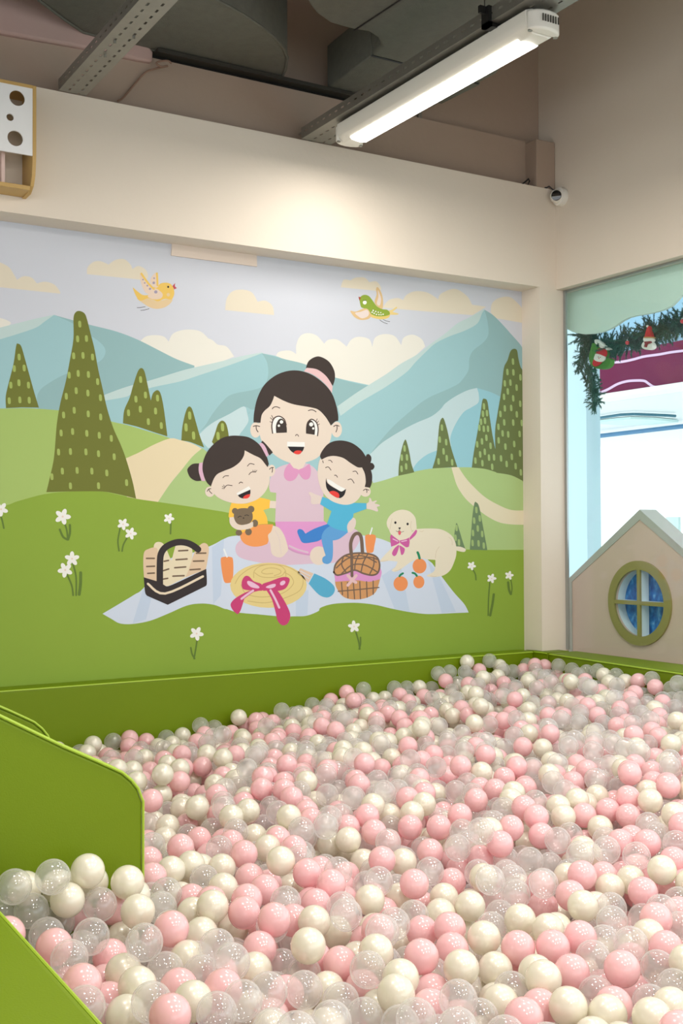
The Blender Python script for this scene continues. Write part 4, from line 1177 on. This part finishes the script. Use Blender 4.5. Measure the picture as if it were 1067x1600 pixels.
for k in range(N):
    a0, a1 = 2*math.pi*k/N, 2*math.pi*(k+1)/N
    q = [(cyw+r_*math.cos(a), czw+r_*math.sin(a)) for r_, a in ((ri+.004, a0), (ri+.004, a1), (ri, a1), (ri, a0))]
    b.prism([(XH+.0125, y, z) for y, z in q], (.05, 0, 0), white_r)
b.build('window_reveal', parent=wf)
for (dy, dz) in ((.0095, ri), (ri, .0094)):
    b = MB(); b.box((XH-.011-dz*.002, cyw-dy, czw-dz), (XH+.001, cyw+dy, czw+dz), olive); b.box((XH+.001, cyw-dy*.95, czw-dz*.99), (XH+.05, cyw+dy*.95, czw+dz*.99), white_r); b.build('glazing_bar', parent=wf)
def blue_mat():
    M = bpy.data.materials.new('blue_water_picture'); M.use_nodes = True; nt = M.node_tree; p = nt.nodes['Principled BSDF']
    tc = nt.nodes.new('ShaderNodeTexCoord'); mpn = nt.nodes.new('ShaderNodeMapping'); mpn.inputs['Scale'].default_value = (1, 34, 20)
    n = nt.nodes.new('ShaderNodeTexNoise'); n.inputs['Detail'].default_value = 6; n.inputs['Scale'].default_value = 1.2
    r_ = nt.nodes.new('ShaderNodeValToRGB'); r_.color_ramp.elements[0].position = .35; r_.color_ramp.elements[0].color = rgb((18, 80, 160)); r_.color_ramp.elements[1].position = .78; r_.color_ramp.elements[1].color = rgb((200, 226, 240))
    e = r_.color_ramp.elements.new(.55); e.color = rgb((40, 124, 200)); e = r_.color_ramp.elements.new(.66); e.color = rgb((90, 165, 225))
    nt.links.new(tc.outputs['Object'], mpn.inputs[0]); nt.links.new(mpn.outputs[0], n.inputs['Vector']); nt.links.new(n.outputs['Fac'], r_.inputs[0]); nt.links.new(r_.outputs[0], p.inputs['Base Color'])
    p.inputs['Roughness'].default_value = .3
    return M
b = MB(); b.prism([(XH+.0635, cyw+ri*1.12*math.cos(q), czw+ri*1.12*math.sin(q)) for q in (2*math.pi*k/48 for k in range(48))], (.006, 0, 0), blue_mat()); b.build('blue_backing', parent=wf); local(house)

# garland hanging outside the glass
XG = .24
fir = mat('fir_needles', (28, 84, 66), .65, noise=.35, scale=30); fir2 = mat('fir_needles_pale', (52, 108, 84), .65)
path_v = [(920, 518), (916, 545), (916, 572), (922, 592), (930, 612), (928, 634)]
path_h = [(908, 522), (930, 534), (955, 540), (982, 532), (1008, 520), (1032, 514), (1058, 506), (1085, 486), (1120, 470)]
def garland():
    g = thing('fir_garland', 'dark green artificial fir garland hanging under the mint valance', 'garland', tuple(hit(930, 530, 0, XG)))
    rg = random.Random(3); nb = MB(); st = MB()
    def spr(c, d, L, big=1.0):
        d = d.normalized(); a = d.orthogonal().normalized(); b_ = d.cross(a); e = c+d*L
        st.tube([tuple(c), tuple(e)], .0016, fir, 4, caps=False)
        n_ = int(36*L/.07)
        for i in range(n_):
            t = i/n_; q = rg.random()*6.283; o_ = c.lerp(e, t)
            out = (a*math.cos(q)+b_*math.sin(q))*.8+d*.75; out.normalize()
            s_ = out.cross(d).normalized()*.0024; ln_ = .021*(1.1-.4*t)*big
            nb.add([tuple(o_-s_), tuple(o_+s_), tuple(o_+out*ln_)], [(0, 1, 2)], fir if rg.random() < .8 else fir2)
    for pth, wd, cnt in ((path_v, 20, 190), (path_h, 27, 620)):
        cum = [0]
        for i in range(len(pth)-1): cum.append(cum[-1]+math.dist(pth[i], pth[i+1]))
        for k in range(cnt):
            s_ = rg.random()*cum[-1]; i = max(j for j in range(len(cum)-1) if cum[j] <= s_); t = (s_-cum[i])/(cum[i+1]-cum[i])
            x = pth[i][0]+(pth[i+1][0]-pth[i][0])*t; y = pth[i][1]+(pth[i+1][1]-pth[i][1])*t
            tap = 1.0 if pth is path_h else 1.0-.45*s_/cum[-1]
            if pth is path_v and y < 595: x += rg.uniform(-11, 13)
            c = Vector(hit(x, y, 0, XG+rg.uniform(-.03, .05)))
            dr = Vector((rg.uniform(-.5, .5), rg.uniform(-1, 1), rg.uniform(-1.3, .9)))
            if pth is path_v: dr = Vector((rg.uniform(-.4, .4), rg.uniform(-.8, .8), rg.uniform(-1.3, .35)))
            spr(c, dr, rg.uniform(.05, .10)*tap)
    spr(Vector(hit(926, 632, 0, XG)), Vector((0, .1, -1)), .05); spr(Vector(hit(934, 628, 0, XG)), Vector((0, -.6, -.7)), .04)
    f = nb.build('needles', parent=g); f['kind'] = 'stuff'
    t_ = st.build('twigs', parent=g); t_['kind'] = 'stuff'
    for pth in (path_v, path_h):
        b = MB(); b.tube([tuple(hit(x, y, 0, XG)) for x, y in pth], .008, fir, 6); b.build('garland_stem', parent=g, smooth=True)
    local(g)
garland()
XO = XG-.055
def ball_bauble(x, y, label):
    c = Vector(hit(x, y, 0, XO)); t = thing('bauble', label, 'ornament', tuple(c), None)
    b = MB(); b.lathe([(.0105*math.sin(q), -.0105*math.cos(q)) for q in (math.pi*k/10 for k in range(11))], c, (0, 0, 1), mat('red_gloss', (200, 24, 40), .2, coat=.5), 16); b.build('glass_ball', parent=t, smooth=True)
    b = MB(); b.lathe([(.004, .009), (.004, .015), (0, .015)], c, (0, 0, 1), alu, 10); b.tube([tuple(c+Vector((0, 0, .015))), tuple(c+Vector((.01, .002, .03)))], .001, alu, 5); b.build('hanger_cap', parent=t); local(t)
ball_bauble(980, 535.5, 'small red bauble in the garland between stocking and snowman'); ball_bauble(1066, 502, 'small red bauble in the garland at the right picture edge')
felt_g = mat('green_felt', (70, 130, 40), .9, noise=.1, scale=60); felt_r = mat('red_felt', (200, 24, 32), .85); felt_w = mat('white_felt', (236, 232, 220), .9)
def flat(name, par, px, d, m_, x=XO, bev=.002):
    b = MB(); P = smooth_closed(parse_pts(px)); P = [hit(880+a/5.706, 440+c/5.706, 0, x) for a, c in P]
    b.prism(P, (d, 0, 0), m_); return b.build(name, parent=par, bevel=bev)
c0 = hit(935, 550, 0, XO)
t = thing('christmas_stocking', 'green felt stocking with a bearded red-capped face, hanging in the garland', 'ornament', tuple(c0))
flat('stocking_body', t, '!258,545 240,610 228,680 250,750 310,778 370,775 410,745 420,700 400,682 370,690 380,640 !392,608 330,570', .03, felt_g)
flat('fur_cuff', t, '!275,520 !290,514 330,550 370,580 !397,600 !385,612 330,590 !278,548', .036, felt_w, x=XO-.004)
flat('red_cap', t, '290,645 300,610 335,592 370,605 380,640 !370,668 !330,650 !290,640', .01, felt_r, x=XO-.012)
flat('face', t, '!285,640 330,648 !368,668 365,695 340,715 300,712 270,690', .01, felt_w, x=XO-.011)
flat('red_scarf', t, '!270,690 300,710 !340,716 310,745 275,755 258,730', .01, felt_r, x=XO-.010)
b = MB()
for (x, y) in ((312, 672), (330, 676)):
    c = Vector(hit(880+x/5.706, 440+y/5.706, 0, XO-.0115)); b.lathe([(0, .002), (.0025, .001), (.0025, 0)], c, (-1, 0, 0), black, 8)
b.build('eyes', parent=t)
b = MB(); c = Vector(hit(880+318/5.706, 440+684/5.706, 0, XO-.0115)); b.lathe([(0, .003), (.003, .001), (.003, 0)], c, (-1, 0, 0), felt_r, 8); b.build('nose', parent=t); local(t)
c0 = hit(1012, 530, 0, XO)
t = thing('snowman_ornament', 'white felt snowman with tall red hat and tartan scarf in the garland', 'ornament', tuple(c0))
flat('snowman_body', t, '695,580 705,545 730,530 770,535 790,560 790,590 760,606 720,602', .03, felt_w)
flat('snowman_head', t, '!712,500 !785,500 788,525 765,540 725,538 710,522', .026, felt_w, x=XO-.002)
flat('red_hat', t, '!722,488 735,440 748,400 762,400 770,440 !785,488 !785,500 !720,500', .022, felt_r, x=XO-.003)
flat('hat_brim', t, '!715,492 !788,492 !788,503 !714,503', .03, mat('tan_felt', (190, 150, 90), .9), x=XO-.006, bev=.001)
flat('scarf', t, '!718,535 !775,530 !778,546 !745,556 !735,585 !718,580 !725,552', .01, mat('dark_red_felt', (140, 40, 40), .9, noise=.3, scale=200), x=XO-.008, bev=.001)
b = MB(); c = Vector(hit(880+750/5.706, 440+398/5.706, 0, XO-.002)); b.lathe([(.006*math.sin(q), -.006*math.cos(q)) for q in (math.pi*k/8 for k in range(9))], c, (0, 0, 1), felt_w, 12); b.build('pompom', parent=t, smooth=True); local(t)

# outside: pale column, magenta fascia, white canopy
b = MB(); y_r = hit(938, 700, 0, .86)[1]; b.box((.75, y_r, 0), (.86, .9, 3.6), mat('pale_blue_column', (186, 214, 224), .5)); tag(b.build('wall_outside_column'), kind='structure')
XS = 1.9
a = hit(938, 545, 0, XS); c = hit(1067, 598, 0, XS); zb = (hit(938, 618, 0, XS)[2]+hit(1067, 598, 0, XS)[2])/2; zt = hit(1040, 541, 0, XS)[2]
sg = thing('shop_fascia', 'magenta fascia band with pale wavy lines outside the window', 'sign', (XS, a[1]-1, zb))
b = MB(); b.box((XS, -3.0, zb), (XS+.12, 2.2, zt+.02), mat('magenta_panel', (106, 16, 62), .8, noise=.05, spec=.2)); b.build('fascia_panel', parent=sg)
wavem = mat('pale_wave', (214, 182, 210), .4)
for pl in ('330,735 420,722 520,715 620,695 720,668 850,650 960,630 1080,615 1180,600', '330,990 400,960 480,915 560,890 640,882 720,885 760,910 800,935 850,945'):
    pts_ = parse_pts(pl)
    for wdx, quads in ((20, stroke(pts_, 22)),):
        b = MB()
        for q in quads: b.add([tuple(hit(880+x/5.706, 440+y/5.706, 0, XS-.003)) for x, y in q], [list(range(len(q)))], wavem)
        b.build('wave_line', parent=sg)
b = MB(); b.box((XS-.05, -3.0, zb-.035), (XS+.14, 2.2, zb-.001), white_p); b.build('bottom_lip', parent=sg); local(sg)
b = MB(); b.box((XS+.13, -3.0, zt-.1), (XS+.2, 3.2, 4.6), mat('pale_blue_cladding', (140, 182, 205), .6)); tag(b.build('wall_outside_upper'), kind='structure')
canm = mat('white_soffit', (236, 240, 240), .6)
zc = zb-.04
b = MB(); b.box((XS+.15, -4, zc+.005), (XS+6, 5, zc+.1), canm); tag(b.build('ceiling_outside_canopy'), kind='structure')
b = MB()
def onz(z, pts): return [tuple(hit(x, y, 2, z)) for x, y in pts]
lt = thing('canopy_light', 'flat lens-shaped ceiling panel with dark rim outside the window', 'light', tuple(hit(990, 652, 2, zc)))
P = onz(zc-.0, [(925, 658), (955, 654), (985, 651), (1020, 652), (1060, 656), (1020, 660), (985, 661), (950, 660)])
b.prism(P, (0, 0, -.02), mat('cyan_panel', (205, 232, 230), .5)); b.build('panel', parent=lt)
b = MB(); b.tube(onz(zc-.02, [(930, 654), (950, 651), (970, 648), (990, 647), (1015, 648), (1040, 649), (1055, 650)]), .012, mat('teal_rim', (52, 110, 130), .5), 6); b.build('rim', parent=lt); local(lt)
q0 = hit(938, 681, 2, zc-.05); q1 = hit(1067, 666, 2, zc-.05)
b = MB(); b.tube([tuple(q0-(q1-q0)*1.2), tuple(q1+(q1-q0)*1.5)], .02, mat('blue_trim', (74, 126, 168), .5), 8); tag(b.build('trim_5'), kind='structure')
b = MB(); b.box((.3, -9, -.1), (9, 9, -.01), mat('pale_paving', (236, 238, 236), .7)); tag(b.build('floor_outside'), kind='structure')
# poster stand and plants outside
ps = thing('poster_stand', 'pale poster on a stand outside, right of the roof peak', 'poster', (3.5, *hit(1047, 830, 0, 3.5)[1:]))
X5 = 3.5; q = [hit(1040, 808, 0, X5), hit(1060, 838, 0, X5)]
b = MB(); b.box((X5, q[1][1], q[1][2]), (X5+.03, q[0][1], q[0][2]), mat('poster_print', (206, 232, 230), .5, noise=.2, scale=9)); b.build('poster_panel', parent=ps)
b = MB(); b.tube([(X5+.02, (q[0][1]+q[1][1])/2, 0), (X5+.02, (q[0][1]+q[1][1])/2, q[1][2])], .02, white_p, 8); b.build('stand_pole', parent=ps)
b = MB(); b.lathe([(0, .0), (.18, 0), (.18, .02), (0, .03)], (X5+.02, (q[0][1]+q[1][1])/2, -.01), (0, 0, 1), white_p, 20); b.build('stand_base', parent=ps); local(ps)
def plant(px, py, X, label):
    c = Vector(hit(px, py, 0, X)); t = thing('potted_plant', label, 'plant', (c.x, c.y, 0)); rg = random.Random(int(px))
    b = MB(); b.lathe([(0, 0), (.11, 0), (.15, .28), (.13, .28), (.12, .24), (0, .24)], (c.x, c.y, -.009), (0, 0, 1), white_p, 20); b.build('pot', parent=t, smooth=True)
    gm = mat('bright_leaf', (60, 150, 100), .5)
    for k in range(26):
        a_ = rg.random()*6.28; L = rg.uniform(.5, 1)*(c.z-.1); sp_ = rg.uniform(.05, .28)
        d_ = Vector((math.cos(a_), math.sin(a_), 0)); s_ = Vector((-d_.y, d_.x, 0))*.02; bs = Vector((c.x, c.y, .22))
        b = MB(); vs = []
        for i in range(6):
            u = i/5; p = bs+d_*sp_*u*u+Vector((0, 0, L*(u-.12*u*u))); w_ = math.sin(math.pi*min(.97, .1+u*.87))
            vs += [tuple(p-s_*w_), tuple(p+s_*w_+d_*.002)]
        b.add(vs, [(2*i, 2*i+1, 2*i+3, 2*i+2) for i in range(5)], gm); b.build('leaf', parent=t)
    local(t)
plant(944, 838, 2.6, 'green strappy plant outside, left of the playhouse roof peak')
